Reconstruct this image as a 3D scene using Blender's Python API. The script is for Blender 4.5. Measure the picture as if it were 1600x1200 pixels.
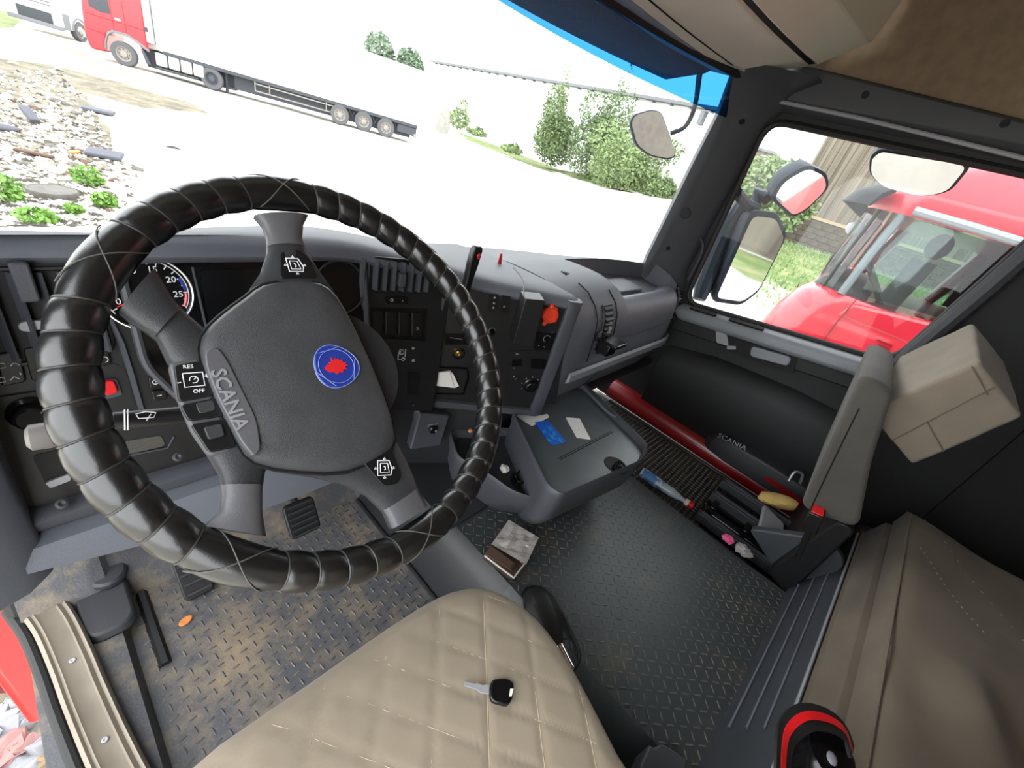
import bpy, bmesh, math, random
from mathutils import Vector as V, Matrix
import numpy as np
random.seed(7)
scene = bpy.context.scene
COL = scene.collection
for o in list(bpy.data.objects): bpy.data.objects.remove(o)

# ---------------------------------------------------------------- camera
FPX = 645.0
PIT, ROL, YAW = math.radians(30.4), math.radians(17.8), math.radians(55.8)
CAM = np.array([-.83, 0.0, 1.115])
_up = np.array([math.sin(ROL)*math.cos(PIT), -math.cos(ROL)*math.cos(PIT), -math.sin(PIT)])
_fw = np.array([0, 0, 1.]) - _up*_up[2]; _fw /= np.linalg.norm(_fw)
_rt = np.cross(_fw, _up)
_F = _fw*math.cos(YAW) - _rt*math.sin(YAW)
_M = np.array([np.cross(_F, _up), _F, _up])
cd = bpy.data.cameras.new('camera'); cam = bpy.data.objects.new('camera', cd); COL.objects.link(cam)
cd.sensor_fit = 'HORIZONTAL'; cd.sensor_width = 36; cd.lens = FPX/1600*36; cd.clip_start = .02; cd.clip_end = 500
_R = np.eye(4); _R[:3, 0] = _M[:, 0]; _R[:3, 1] = -_M[:, 1]; _R[:3, 2] = -_M[:, 2]; _R[:3, 3] = CAM
cam.matrix_world = Matrix(_R.tolist())
scene.camera = cam

# ---------------------------------------------------------------- world, exposure
w = bpy.data.worlds.new('overcast_sky'); scene.world = w; w.use_nodes = True
bg = w.node_tree.nodes['Background']; bg.inputs[0].default_value = (.95, .98, 1, 1); bg.inputs[1].default_value = 1.0
scene.view_settings.view_transform = 'Standard'; scene.view_settings.look = 'None'
scene.view_settings.gamma = 1; scene.view_settings.use_curve_mapping = False
scene.view_settings.exposure = 2.5

# ---------------------------------------------------------------- helpers
def ray(px, py): return _M @ np.array([(px-800)/FPX, (py-600)/FPX, 1.])
def at(px, py, ax, val):
    """the point of the photograph's line of sight that lies on the plane ax = val"""
    d = ray(px, py); i = 'xyz'.index(ax); t = (val-CAM[i])/d[i]
    return V((CAM+t*d).tolist())
def nrm(a): return V(a).normalized()

class Fr:
    """a plane with its own axes u, v and normal n"""
    def __init__(s, o, u, v=None, n=None):
        s.o = V(o); s.u = nrm(u)
        if n is not None: s.n = nrm(n); s.v = s.n.cross(s.u).normalized()
        else: s.v = nrm(V(v)-s.u*V(v).dot(s.u)); s.n = s.u.cross(s.v)
    def p(s, a, b, h=0): return s.o+s.u*a+s.v*b+s.n*h
    def uv(s, px, py, h=0):
        d = V(ray(px, py).tolist()); c = V(CAM.tolist()); q = s.o+s.n*h
        t = (q-c).dot(s.n)/d.dot(s.n); r = c+d*t-s.o
        return (r.dot(s.u), r.dot(s.v))
    def uvs(s, pts, h=0): return [s.uv(x, y, h) for x, y in pts]
    def sub(s, a, b, h=0, rot=0):
        c, k = math.cos(rot), math.sin(rot)
        return Fr(s.p(a, b, h), s.u*c+s.v*k, s.v*c-s.u*k)

class G:
    """collects faces of one mesh"""
    def __init__(s): s.v = []; s.f = []
    def add(s, vs, fs):
        k = len(s.v); s.v += [tuple(q) for q in vs]; s.f += [tuple(i+k for i in f) for f in fs]; return s
    def box(s, c, sz, rot=None):
        c = V(c); hx, hy, hz = (q/2 for q in sz); vs = []
        for x in (-hx, hx):
            for y in (-hy, hy):
                for z in (-hz, hz):
                    q = V((x, y, z)); q = rot @ q if rot else q; vs.append(c+q)
        return s.add(vs, [(0, 1, 3, 2), (4, 6, 7, 5), (0, 4, 5, 1), (2, 3, 7, 6), (0, 2, 6, 4), (1, 5, 7, 3)])
    def fbox(s, fr, a, b, w, h, d0=0, d1=.01):
        return s.prism(fr, [(a-w/2, b-h/2), (a+w/2, b-h/2), (a+w/2, b+h/2), (a-w/2, b+h/2)], d0, d1)
    def prism(s, fr, pts, d0, d1, inset=0):
        n = len(pts)
        if area(pts) < 0: pts = pts[::-1]
        cx = sum(p[0] for p in pts)/n; cy = sum(p[1] for p in pts)/n
        top = pts
        if inset:
            top = [(p[0]+(cx-p[0])*inset, p[1]+(cy-p[1])*inset) for p in pts]
        vs = [fr.p(a, b, d0) for a, b in pts]+[fr.p(a, b, d1) for a, b in top]
        fs = [tuple(range(n))[::-1], tuple(range(n, 2*n))]
        fs += [(i, (i+1) % n, n+(i+1) % n, n+i) for i in range(n)]
        return s.add(vs, fs)
    def rings(s, rs, closed=True, caps=True, loop=False):
        n = len(rs[0]); vs = [q for r in rs for q in r]; fs = []; m = len(rs)
        for j in range(m if loop else m-1):
            k = (j+1) % m
            for i in range(n if closed else n-1):
                i2 = (i+1) % n; fs.append((j*n+i, j*n+i2, k*n+i2, k*n+i))
        if caps and closed and not loop: fs += [tuple(range(n))[::-1], tuple(range((m-1)*n, m*n))]
        return s.add(vs, fs)
    def tube(s, path, r, n=10, caps=True, loop=False, flat=1.0, upv=None):
        path = [V(q) for q in path]; m = len(path); rs = []
        rad = r if isinstance(r, (list, tuple)) else [r]*m
        prev = None
        for i, q in enumerate(path):
            a = path[(i-1) % m] if (loop or i > 0) else q; b = path[(i+1) % m] if (loop or i < m-1) else q
            t = (b-a).normalized()
            if prev is None:
                x = V(upv) if upv else (V((0, 0, 1)) if abs(t.z) < .9 else V((1, 0, 0)))
                x = (x-t*x.dot(t)).normalized()
            else: x = (prev-t*prev.dot(t)).normalized()
            prev = x; y = t.cross(x)
            rs.append([q+(x*math.cos(k*2*math.pi/n)*flat+y*math.sin(k*2*math.pi/n))*rad[i] for k in range(n)])
        return s.rings(rs, caps=caps, loop=loop)
    def lathe(s, fr, prof, n=24, caps=True):
        return s.rings([[fr.p(r*math.cos(k*2*math.pi/n), r*math.sin(k*2*math.pi/n), h) for k in range(n)] for r, h in prof], caps=caps)
    def grid(s, fn, nu, nv, flip=False):
        vs = [fn(i/nu, j/nv) for j in range(nv+1) for i in range(nu+1)]; fs = []
        for j in range(nv):
            for i in range(nu):
                a = j*(nu+1)+i; f = (a, a+1, a+nu+2, a+nu+1); fs.append(f[::-1] if flip else f)
        return s.add(vs, fs)
    def sphere(s, c, r, nu=12, nv=8, sc=(1, 1, 1), rot=None):
        c = V(c); rs = []
        for j in range(1, nv):
            t = math.pi*j/nv; ring = []
            for i in range(nu):
                a = 2*math.pi*i/nu; q = V((math.sin(t)*math.cos(a)*sc[0], math.sin(t)*math.sin(a)*sc[1], -math.cos(t)*sc[2]))*r
                ring.append(c+(rot @ q if rot else q))
            rs.append(ring)
        return s.rings(rs)
    def build(s, name, mat, parent=None, smooth=35, bevel=0, seg=2, sub=0, solid=0, loc=None):
        me = bpy.data.meshes.new(name)
        L = V(loc) if loc is not None else None
        me.from_pydata([tuple(V(q)-L) for q in s.v] if L else s.v, [], s.f)
        bm = bmesh.new(); bm.from_mesh(me); bmesh.ops.recalc_face_normals(bm, faces=bm.faces); bm.to_mesh(me); bm.free()
        me.materials.append(MAT[mat] if isinstance(mat, str) else mat)
        if smooth:
            me.polygons.foreach_set('use_smooth', [True]*len(me.polygons)); me.set_sharp_from_angle(angle=math.radians(smooth))
        o = bpy.data.objects.new(name, me); COL.objects.link(o)
        if L: o.location = L
        if parent is not None:
            o.parent = parent; o.matrix_parent_inverse = parent_inv(parent)
        if solid:
            m = o.modifiers.new('solidify', 'SOLIDIFY'); m.thickness = solid; m.offset = -1
        if bevel:
            m = o.modifiers.new('bevel', 'BEVEL'); m.width = bevel; m.segments = seg; m.limit_method = 'ANGLE'; m.angle_limit = math.radians(32)
        if sub:
            m = o.modifiers.new('subdivision', 'SUBSURF'); m.levels = sub; m.render_levels = sub
        return o
def wmat(p): return p.matrix_basis if p.parent is None else wmat(p.parent) @ p.matrix_parent_inverse @ p.matrix_basis
def parent_inv(p): return wmat(p).inverted()
def area(p): return sum(p[i][0]*p[(i+1) % len(p)][1]-p[(i+1) % len(p)][0]*p[i][1] for i in range(len(p)))/2
def rrect(w, h, r, n=4, cx=0, cy=0):
    out = []
    for sx, sy, a0 in ((1, 1, 0), (-1, 1, 90), (-1, -1, 180), (1, -1, 270)):
        for k in range(n+1):
            a = math.radians(a0+90*k/n); out.append((cx+sx*(w/2-r)+r*math.cos(a), cy+sy*(h/2-r)+r*math.sin(a)))
    return out
def rpoly(pts, r, n=4):
    """polygon with rounded corners"""
    out = []; m = len(pts)
    for i in range(m):
        p = V((*pts[i], 0)); a = V((*pts[i-1], 0)); b = V((*pts[(i+1) % m], 0))
        d1 = (a-p); d2 = (b-p); k = min(r, d1.length*.45, d2.length*.45)
        s = p+d1.normalized()*k; e = p+d2.normalized()*k
        for j in range(n+1):
            t = j/n; q = s*(1-t)**2+p*2*t*(1-t)+e*t*t; out.append((q.x, q.y))
    return out
def smooth_path(pts, n=8):
    pts = [V(p) for p in pts]; out = []
    for i in range(len(pts)-1):
        p0 = pts[max(i-1, 0)]; p1 = pts[i]; p2 = pts[i+1]; p3 = pts[min(i+2, len(pts)-1)]
        for j in range(n):
            t = j/n; out.append(.5*((2*p1)+(p2-p0)*t+(2*p0-5*p1+4*p2-p3)*t*t+(3*p1-p0-3*p2+p3)*t**3))
    out.append(pts[-1]); return out
def thing(name, label, cat, loc=(0, 0, 0), group=None):
    o = bpy.data.objects.new(name, None); COL.objects.link(o); o.location = loc; o.empty_display_size = .05
    return tag(o, label, cat, group)
def tag(o, label, cat=None, group=None, kind=None):
    if label: o['label'] = label
    if cat: o['category'] = cat
    if group: o['group'] = group
    if kind: o['kind'] = kind
    return o
def struct(o): o['kind'] = 'structure'; return o
def stuff(o): o['kind'] = 'stuff'; return o
def lab(o, t): o['label'] = t; return o
def copy_tree(o, parent=None):
    c = o.copy(); COL.objects.link(c); c.parent = parent
    for ch in o.children: copy_tree(ch, c)
    return c
def text(fr, s, size, mat, parent, name='lettering', h=.0006, depth=.0004, align='CENTER', sx=1, bold=0):
    cu = bpy.data.curves.new(name, 'FONT'); cu.body = s; cu.size = size; cu.align_x = align; cu.align_y = 'CENTER'
    cu.extrude = depth; cu.offset = bold; cu.resolution_u = 2
    t = bpy.data.objects.new(name, cu); COL.objects.link(t)
    dg = bpy.context.evaluated_depsgraph_get(); me = bpy.data.meshes.new_from_object(t.evaluated_get(dg))
    bpy.data.objects.remove(t)
    o = bpy.data.objects.new(name, me); COL.objects.link(o)
    me.materials.clear(); me.materials.append(MAT[mat])
    b = Matrix(((fr.u.x, fr.v.x, fr.n.x, 0), (fr.u.y, fr.v.y, fr.n.y, 0), (fr.u.z, fr.v.z, fr.n.z, 0), (0, 0, 0, 1)))
    me.transform(Matrix.Translation(fr.p(0, 0, h)) @ b @ Matrix.Diagonal((sx, 1, 1, 1)))
    o.parent = parent; o.matrix_parent_inverse = parent_inv(parent)
    return o

# ---------------------------------------------------------------- materials
MAT = {}
def lin(c):
    return tuple((q/255/12.92 if q/255 <= .04045 else ((q/255+.055)/1.055)**2.4) for q in c)
def mat(name, col, rough=.5, metal=0, var=0, scale=20, bump=0, bscale=200, col2=None, spec=.5, coat=0, emit=0, stretch=None, lo=.35, hi=.65, detail=4, sheen=0):
    m = bpy.data.materials.new(name); m.use_nodes = True; nt = m.node_tree; b = nt.nodes['Principled BSDF']
    c = lin(col); b.inputs['Roughness'].default_value = rough; b.inputs['Metallic'].default_value = metal
    b.inputs['Base Color'].default_value = (*c, 1); b.inputs['Specular IOR Level'].default_value = spec
    if coat: b.inputs['Coat Weight'].default_value = coat; b.inputs['Coat Roughness'].default_value = .08
    if sheen: b.inputs['Sheen Weight'].default_value = sheen
    if emit: b.inputs['Emission Color'].default_value = (*c, 1); b.inputs['Emission Strength'].default_value = emit
    if var or bump or col2:
        tc = nt.nodes.new('ShaderNodeTexCoord'); mp = nt.nodes.new('ShaderNodeMapping')
        nt.links.new(tc.outputs['Object'], mp.inputs['Vector'])
        if stretch: mp.inputs['Scale'].default_value = stretch
    if var or col2:
        nz = nt.nodes.new('ShaderNodeTexNoise'); nz.inputs['Scale'].default_value = scale; nz.inputs['Detail'].default_value = detail; nz.inputs['Roughness'].default_value = .72 if detail >= 8 else .5
        nt.links.new(mp.outputs['Vector'], nz.inputs['Vector'])
        rp = nt.nodes.new('ShaderNodeValToRGB')
        c2 = lin(col2) if col2 else tuple(min(1, q*(1+var)) for q in c); c1 = c if col2 else tuple(q*(1-var) for q in c)
        rp.color_ramp.elements[0].position = lo; rp.color_ramp.elements[0].color = (*c1, 1)
        rp.color_ramp.elements[1].position = hi; rp.color_ramp.elements[1].color = (*c2, 1)
        nt.links.new(nz.outputs['Fac'], rp.inputs['Fac']); nt.links.new(rp.outputs['Color'], b.inputs['Base Color'])
    if bump:
        nb = nt.nodes.new('ShaderNodeTexNoise'); nb.inputs['Scale'].default_value = bscale; nb.inputs['Detail'].default_value = 2
        nt.links.new(mp.outputs['Vector'], nb.inputs['Vector'])
        bp = nt.nodes.new('ShaderNodeBump'); bp.inputs['Strength'].default_value = bump; bp.inputs['Distance'].default_value = .002
        nt.links.new(nb.outputs['Fac'], bp.inputs['Height']); nt.links.new(bp.outputs['Normal'], b.inputs['Normal'])
    MAT[name] = m; return m
def glass(name, tint, gloss=.06, rough=.0):
    m = bpy.data.materials.new(name); m.use_nodes = True; nt = m.node_tree; nt.nodes.clear()
    out = nt.nodes.new('ShaderNodeOutputMaterial'); mx = nt.nodes.new('ShaderNodeMixShader')
    tr = nt.nodes.new('ShaderNodeBsdfTransparent'); gl = nt.nodes.new('ShaderNodeBsdfGlossy'); fr = nt.nodes.new('ShaderNodeFresnel')
    tr.inputs[0].default_value = (*tint, 1); gl.inputs['Roughness'].default_value = rough; fr.inputs['IOR'].default_value = 1+gloss*6
    nt.links.new(fr.outputs[0], mx.inputs[0]); nt.links.new(tr.outputs[0], mx.inputs[1]); nt.links.new(gl.outputs[0], mx.inputs[2])
    nt.links.new(mx.outputs[0], out.inputs[0]); MAT[name] = m; return m

mat('dash_grey', (94, 98, 107), .55, var=.06, scale=6, bump=.15, bscale=900)
mat('dash_dark', (46, 47, 51), .5, var=.06, scale=6, bump=.2, bscale=900)
mat('dash_mid', (68, 70, 77), .5, var=.06, scale=6, bump=.15, bscale=900)
mat('panel_black', (25, 25, 27), .45, bump=.1, bscale=900)
mat('switch_black', (20, 20, 22), .35)
mat('hole_black', (6, 6, 7), .7)
mat('gloss_black', (14, 14, 16), .18)
mat('screen_black', (8, 8, 10), .12)
mat('leather', (22, 22, 23), .27, bump=.05, bscale=600, spec=.8)
mat('leather_seam', (52, 51, 50), .4)
mat('stitch', (84, 82, 79), .6)
mat('wheel_plastic', (52, 53, 56), .42, bump=.2, bscale=900, var=.1, scale=30)
mat('wheel_grey', (92, 92, 96), .42, bump=.1, bscale=800, var=.06, scale=20)
mat('pad_plastic', (64, 65, 68), .5, bump=.3, bscale=900, var=.14, scale=25)
mat('white_print', (225, 225, 228), .5)
mat('grey_print', (140, 140, 145), .5)
mat('emblem_blue', (38, 58, 150), .25, coat=.6)
mat('emblem_red', (222, 40, 44), .3, coat=.5)
mat('emblem_line', (120, 140, 205), .25)
mat('red_plastic', (215, 28, 34), .35)
mat('orange_plastic', (226, 66, 36), .4, var=.08, scale=60)
mat('chrome', (205, 205, 208), .18, metal=1)
mat('brass', (190, 150, 80), .3, metal=1)
mat('steel', (150, 150, 152), .35, metal=1, var=.1, scale=60)
mat('silver_plastic', (150, 150, 156), .4)
mat('stalk_silver', (104, 100, 98), .45)
mat('visor_dark', (24, 25, 29), .6, spec=.1)
mat('rubber', (22, 22, 23), .55, var=.15, scale=20)
mat('seat_beige', (141, 129, 112), .95, var=.09, scale=7, bump=.12, bscale=1800, sheen=.1)
mat('seat_thread', (176, 160, 136), .8)
mat('fabric_beige', (126, 116, 102), .95, var=.09, scale=9, bump=.15, bscale=1500, sheen=.1)
mat('fabric_brown', (108, 97, 82), .95, var=.14, scale=6, bump=.15, bscale=1500, sheen=.1)
mat('fabric_grey', (76, 73, 68), .92, var=.08, scale=10, bump=.4, bscale=500, sheen=.1)
mat('cream_panel', (212, 204, 186), .75, var=.04, scale=4, bump=.1, bscale=500)
mat('headliner', (128, 110, 90), .95, var=.1, scale=30, bump=.4, bscale=700)
mat('pillar_dark', (62, 63, 68), .55, var=.05, scale=8, bump=.2, bscale=900)
mat('door_dark', (24, 25, 27), .6, var=.08, scale=10, bump=.2, bscale=900)
mat('door_grey', (126, 130, 136), .5, var=.05, scale=8, bump=.15, bscale=900)
mat('bunk_plastic', (62, 65, 70), .5, var=.12, scale=14, bump=.15, bscale=700)
mat('red_paint', (196, 20, 30), .3, coat=.5)
mat('red_dark', (128, 10, 18), .35, coat=.3)
mat('sill_metal', (128, 119, 106), .42, metal=.25, var=.08, scale=15)
mat('paper', (228, 226, 222), .8)
mat('card_blue', (28, 96, 214), .3, col2=(70, 190, 225), scale=60, lo=.5, hi=.75)
mat('foil', (196, 192, 188), .3, metal=.45, bump=.8, bscale=60)
mat('table_top', (74, 80, 83), .33, var=.1, scale=12)
mat('brown_paper', (80, 60, 48), .7)
mat('clear_plastic', (196, 210, 222), .12, spec=.8)
mat('blue_label', (86, 150, 215), .4, col2=(225, 235, 245), scale=30, lo=.5, hi=.6)
mat('yellow_cloth', (190, 160, 96), .9, var=.15, scale=30, bump=.4, bscale=150)
mat('pink', (226, 90, 140), .6)
mat('leaf_orange', (214, 130, 66), .6)
mat('floor_mat', (76, 77, 81), .5, col2=(146, 128, 102), scale=6, lo=.46, hi=.70, bump=.3, bscale=250, detail=8)
mat('tread', (86, 86, 89), .45, col2=(136, 122, 100), scale=7, lo=.45, hi=.72, detail=8)
mat('tunnel_mat', (62, 68, 70), .4, col2=(108, 100, 84), scale=6, lo=.54, hi=.8, bump=.3, bscale=250, detail=8)
mat('stud', (92, 90, 84), .5)
mat('pass_mat', (48, 48, 47), .6, col2=(76, 71, 62), scale=9, lo=.45, hi=.7, bump=.3, bscale=250)
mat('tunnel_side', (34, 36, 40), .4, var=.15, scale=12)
glass('window_glass', (.97, .985, .98), .05)
glass('tint_glass', (.02, .14, .38), .08)
glass('green_glass', (.55, .70, .69), .08)
glass('cluster_glass', (.9, .9, .92), .04)
MAT['mirror'] = mat('mirror', (215, 218, 220), .03, metal=1)
MAT['mirror_dusty'] = mat('mirror_dusty', (112, 106, 98), .6, metal=.2, var=.1, scale=30)
# ================================================================ the cab shell
def ring_panel(fr, hole, rect, d0, d1):
    """a plate between a hole outline and an outer outline (same winding), with thickness"""
    g = G(); n = len(hole); cx = sum(p[0] for p in hole)/n; cy = sum(p[1] for p in hole)/n
    x0, y0, x1, y1 = rect; outer = []
    for a, b in hole:
        dx, dy = a-cx, b-cy; ts = []
        if dx > 1e-9: ts.append((x1-cx)/dx)
        if dx < -1e-9: ts.append((x0-cx)/dx)
        if dy > 1e-9: ts.append((y1-cy)/dy)
        if dy < -1e-9: ts.append((y0-cy)/dy)
        t = min(ts); outer.append((cx+dx*t, cy+dy*t))
    corners = [(x0, y0), (x1, y0), (x1, y1), (x0, y1)]
    for c in corners:                      # snap the nearest ray to each corner
        k = min(range(n), key=lambda i: (outer[i][0]-c[0])**2+(outer[i][1]-c[1])**2); outer[k] = c
    rs = [[fr.p(a, b, d0) for a, b in outer], [fr.p(a, b, d1) for a, b in outer], [fr.p(a, b, d1) for a, b in hole], [fr.p(a, b, d0) for a, b in hole]]
    return g.rings(rs, caps=False, loop=True)
def densify(p, m=3):
    out = []
    for i in range(len(p)):
        a, b = p[i], p[(i+1) % len(p)]; k = max(1, int(math.hypot(b[0]-a[0], b[1]-a[1])/.08))
        out += [(a[0]+(b[0]-a[0])*j/k, a[1]+(b[1]-a[1])*j/k) for j in range(k)]
    return out

# ---- floor: driver's well, engine tunnel, passenger well (one cross-section run along y)
prof = [(-1.0, .03), (-.9, .03), (-.872, .028), (-.862, 0), (-.30, 0), (-.29, .006), (-.275, .05), (-.245, .13), (-.215, .178), (-.18, .197), (-.14, .2), (.43, .2), (.455, .192), (.47, .16), (.49, .1), (.52, .085), (1.06, .085)]
g = G()
ys = [-1.1, -.5, 0, .5, .82, .92, 1.0]; zz = [0, 0, 0, 0, 0, .12, .42]
g.rings([[V((x, y, z+dz)) for x, z in prof] for y, dz in zip(ys, zz)], closed=False, caps=False)
floor = g.build('floor', 'floor_mat', smooth=40); struct(floor)
lab(floor, 'dirty dark rubber cab floor with raised tread bars')
def rise(y): return 0 if y < .82 else ((y-.82)*1.2 if y < .92 else .12+(y-.92)*3.75)
# floor coverings and raised tread bars
def tread(name, matn, x0, x1, y0, y1, zf, pitch, ln, wd, ht, ang=0, keep=None):
    g = G(); nx = int((x1-x0)/pitch); ny = int((y1-y0)/pitch)
    for i in range(nx+1):
        for j in range(ny+1):
            x = x0+i*pitch; y = y0+j*pitch
            if x > x1 or y > y1 or (keep and not keep(x, y)): continue
            a = ang+(math.pi/2 if (i+j) % 2 else 0); c, s = math.cos(a), math.sin(a); z = zf
            e = [(-ln/2, 0), (-ln*.3, -wd/2), (ln*.3, -wd/2), (ln/2, 0), (ln*.3, wd/2), (-ln*.3, wd/2)]
            lo = [(x+p*c-q*s, y+p*s+q*c, z+.0002) for p, q in e]; hi = [(x+p*c*.6-q*s*.4, y+p*s*.6+q*c*.4, z+ht) for p, q in e]
            g.add(lo+hi, [(6, 7, 8, 9, 10, 11)]+[(k, (k+1) % 6, 6+(k+1) % 6, 6+k) for k in range(6)])
    o = g.build(name, matn, floor, smooth=0); return stuff(o)
tread('tread_bars', 'tread', -.84, -.31, -.30, .815, 0, .0225, .019, .0042, .0018, .12)
g = G(); g.grid(lambda u, v: V((-.225+u*.665, -.6+v*1.40, .2025-.0025*(abs(u-.5)*2)**8)), 12, 12)
tm = g.build('tunnel_mat', 'tunnel_mat', floor)
tread('tunnel_tread_bars', 'tread', -.215, .43, -.33, .79, .2025, .021, .019, .0036, .0012, .75)
g = G(); g.grid(lambda u, v: V((.525+u*.5, -.6+v*1.40, .088)), 6, 12); g.build('passenger_mat', 'pass_mat', floor)
g = G()
for i in range(25):
    for j in range(48):
        x = .53+i*.0195; y = -.15+j*.0195
        g.add([(x-.007, y, .088), (x, y-.007, .088), (x+.007, y, .088), (x, y+.007, .088), (x, y, .0935)], [(0, 1, 4), (1, 2, 4), (2, 3, 4), (3, 0, 4)])
stuff(g.build('passenger_mat_studs', 'stud', floor, smooth=0))
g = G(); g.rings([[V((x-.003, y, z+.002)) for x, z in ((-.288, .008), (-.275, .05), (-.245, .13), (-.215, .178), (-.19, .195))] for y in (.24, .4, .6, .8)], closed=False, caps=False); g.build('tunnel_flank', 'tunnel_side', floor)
g = G(); g.rings([[V((x-.003, y, z+.002)) for x, z in ((-.288, .008), (-.275, .05), (-.245, .13), (-.215, .178), (-.19, .195))] for y in (-.5, -.2, 0, .24)], closed=False, caps=False); g.build('tunnel_flank', 'tunnel_mat', floor)
g = G(); g.prism(Fr((0, 0, .2), (1, 0, 0), (0, 1, 0)), [(-.255, .44), (-.03, .44), (-.02, .74), (-.245, .74)], .003, .014); g.build('tunnel_cover', 'dash_dark', floor, bevel=.004)
# rubber bead between driver's mat and tunnel, groove at the left of the mat
g = G(); g.tube([(-.296, y, .004) for y in (-.5, 0, .4, .8)], .007, 8); g.build('mat_bead', 'rubber', floor)
g = G(); g.rings([[V(q) for q in ((-.838, y, 0), (-.832, y, .012), (-.822, y, .012), (-.816, y, 0))] for y in (.62, .7, .8, .815)]); g.build('mat_ridge', 'rubber', floor)
# left front moulding with foot-rest dome
g = G(); fr = Fr((-.885, .80, .03), (1, 0, 0), (0, 1, 0))
g.prism(fr, rrect(.088, .20, .03, cy=.02), 0, .016, .12); g.build('footwell_moulding', 'dash_dark', floor, bevel=.004)
g = G(); g.lathe(Fr((-.868, .862, .05), (1, 0, 0), (0, 1, 0)), [(.034, 0), (.033, .008), (.028, .013), (.018, .014), (.0, .014)], 24); g.build('footrest_dome', 'dash_dark', floor)

# ---- driver's door sill: beige metal tread plate, screw, rubber seal
sill = thing('door_sill_plate', 'beige metal sill plate curving along the open driver door', 'sill plate', (-.94, .6, .03))
path = smooth_path([(-.888, .20, .05), (-.905, .35, .05), (-.925, .50, .05), (-.938, .62, .05), (-.945, .70, .05), (-.957, .80, .05), (-.975, .88, .05)], 6)
hw = .031
def ribbon(path, prof):
    rs = []
    for i, q in enumerate(path):
        a = path[max(i-1, 0)]; b = path[min(i+1, len(path)-1)]; t = (b-a).normalized(); sd = V((t.y, -t.x, 0)).normalized()
        rs.append([q+sd*p+V((0, 0, z)) for p, z in prof])
    return rs
g = G(); g.rings(ribbon(path, [(-hw, -.02), (-hw, .0), (-hw+.006, .004), (-hw+.010, .0005), (-hw+.014, .004), (-.012, .001), (.012, .001), (hw-.016, .005), (hw-.010, .001), (hw-.005, .005), (hw, 0), (hw, -.02)]), closed=True)
g.build('plate', 'sill_metal', sill, smooth=50)
for k in (4, 13, 24):
    q = path[k]; g = G(); g.lathe(Fr(q+V((0, 0, .0015)), (1, 0, 0), (0, 1, 0)), [(.0055, 0), (.005, .0015), (.002, .002), (0, .0012)], 14); g.build('screw', 'steel', sill)
seal = G(); p2 = [q+V((-.041, .004, -.010)) for i, q in enumerate(path)]
seal.tube(p2, .010, 10); s_ = seal.build('door_seal', 'rubber'); tag(s_, 'black rubber door seal running outside the beige sill plate', 'seal')
g = G(); g.tube(smooth_path([(-1.0, .86, .02), (-1.0, .90, .12), (-1.0, .92, .3), (-1.0, .90, .5)], 6), .02, 10); g.build('upper_seal', 'rubber', s_)

# ---- cab body below the door opening (red), steps
body = thing('cab_body', 'red painted lower cab body and step below the open driver door', 'cab body', (-1.1, .6, -1.0))
g = G(); g.box((-.925, 0.1, -.17), (.03, 1.6, .25)); g.build('step_well_panel', 'dash_dark', body, bevel=.01)
g = G(); g.prism(Fr((-1.06, 1.0, 0), (0, 1, 0), (0, 0, 1)), [(-.0, -.62), (.42, -.62), (.42, .5), (.06, .5), (.02, .1)], -.06, .06); g.build('front_corner_panel', 'red_paint', body, bevel=.02)

# ---- passenger door (closed) with its window
FD = Fr((1.05, 0, 0), (0, -1, 0), (0, 0, 1))            # u runs backwards, v up, normal points into the cab (-x)
door = bpy.data.objects.new('door_1', None); COL.objects.link(door); door.location = (1.05, .15, .1); struct(door)
lab(door, 'dark passenger door with a big window, grey ledge and red lower edge')
hole = densify(rpoly([(-.535, .695), (.185, .805), (.262, 1.385), (-.565, 1.385)], .07, 6))
ring_panel(FD, hole, (-.74, .10, .55, 1.50), -.03, .02).build('door_panel', 'door_dark', door, smooth=30, bevel=.006)
# window frame seals
def hoop(fr, pts, h, r, n=8): 
    g = G(); g.tube([fr.p(a, b, h) for a, b in pts], r, n, loop=True); return g
hoop(FD, hole, .018, .012).build('window_seal', 'rubber', door)
inner = [(a*1.0, b) for a, b in hole]
win2 = bpy.data.objects.new('window_2', None); COL.objects.link(win2); win2.location = (1.05, .15, .75); struct(win2)
lab(win2, 'clear passenger side window')
g = G(); g.prism(FD, hole, -.012, -.008); g.build('pane', 'window_glass', win2, smooth=0)
# rear door frame bar (B pillar side) and roof rail with bright line
g = G(); g.tube([FD.p(.20, .80, .03), FD.p(.245, 1.1, .03), FD.p(.285, 1.42, .03)], .026, 10, flat=1); g.build('window_rear_bar', 'pillar_dark', door)
g = G(); g.tube([FD.p(a, b, .07) for a, b in ((-.70, 1.425), (-.62, 1.432), (-.3, 1.428), (0, 1.415), (.3, 1.40))], .006, 8); g.build('bright_strip', 'silver_plastic', door)
# ledge under the window: sloping grey top with two long slots
def led(t): return .66+t*.16*.0   # unused height helper
LA, LB = V((.985, .53, .690)), V((.985, -.20, .800))
g = G(); rs = []
for t in (0, .04, .3, .6, .96, 1):
    q = LA.lerp(LB, t); k = .6 if t in (0, 1) else 1
    rs.append([q+V((dx*1, 0, dz*k)) for dx, dz in ((.06, .004), (.0, .0), (-.022, -.008), (-.03, -.02), (-.03, -.045), (-.02, -.058), (.06, -.062))])
g.rings(rs); g.build('window_ledge', 'door_grey', door, bevel=.004)
ld = (LB-LA).normalized(); FL = Fr(LA+V((.028, 0, .0)), ld, (1, 0, 0)); FL = Fr(LA+V((-.004, 0, .0)), ld, n=V((-.36, 0, 1))-ld*V((-.36, 0, 1)).dot(ld))
for a, w_ in ((.10, .11), (.27, .13)):
    g = G(); g.prism(FL, rrect(w_, .022, .008, cx=a), -.002, .006); g.build('ledge_slot', 'hole_black', door)
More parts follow.
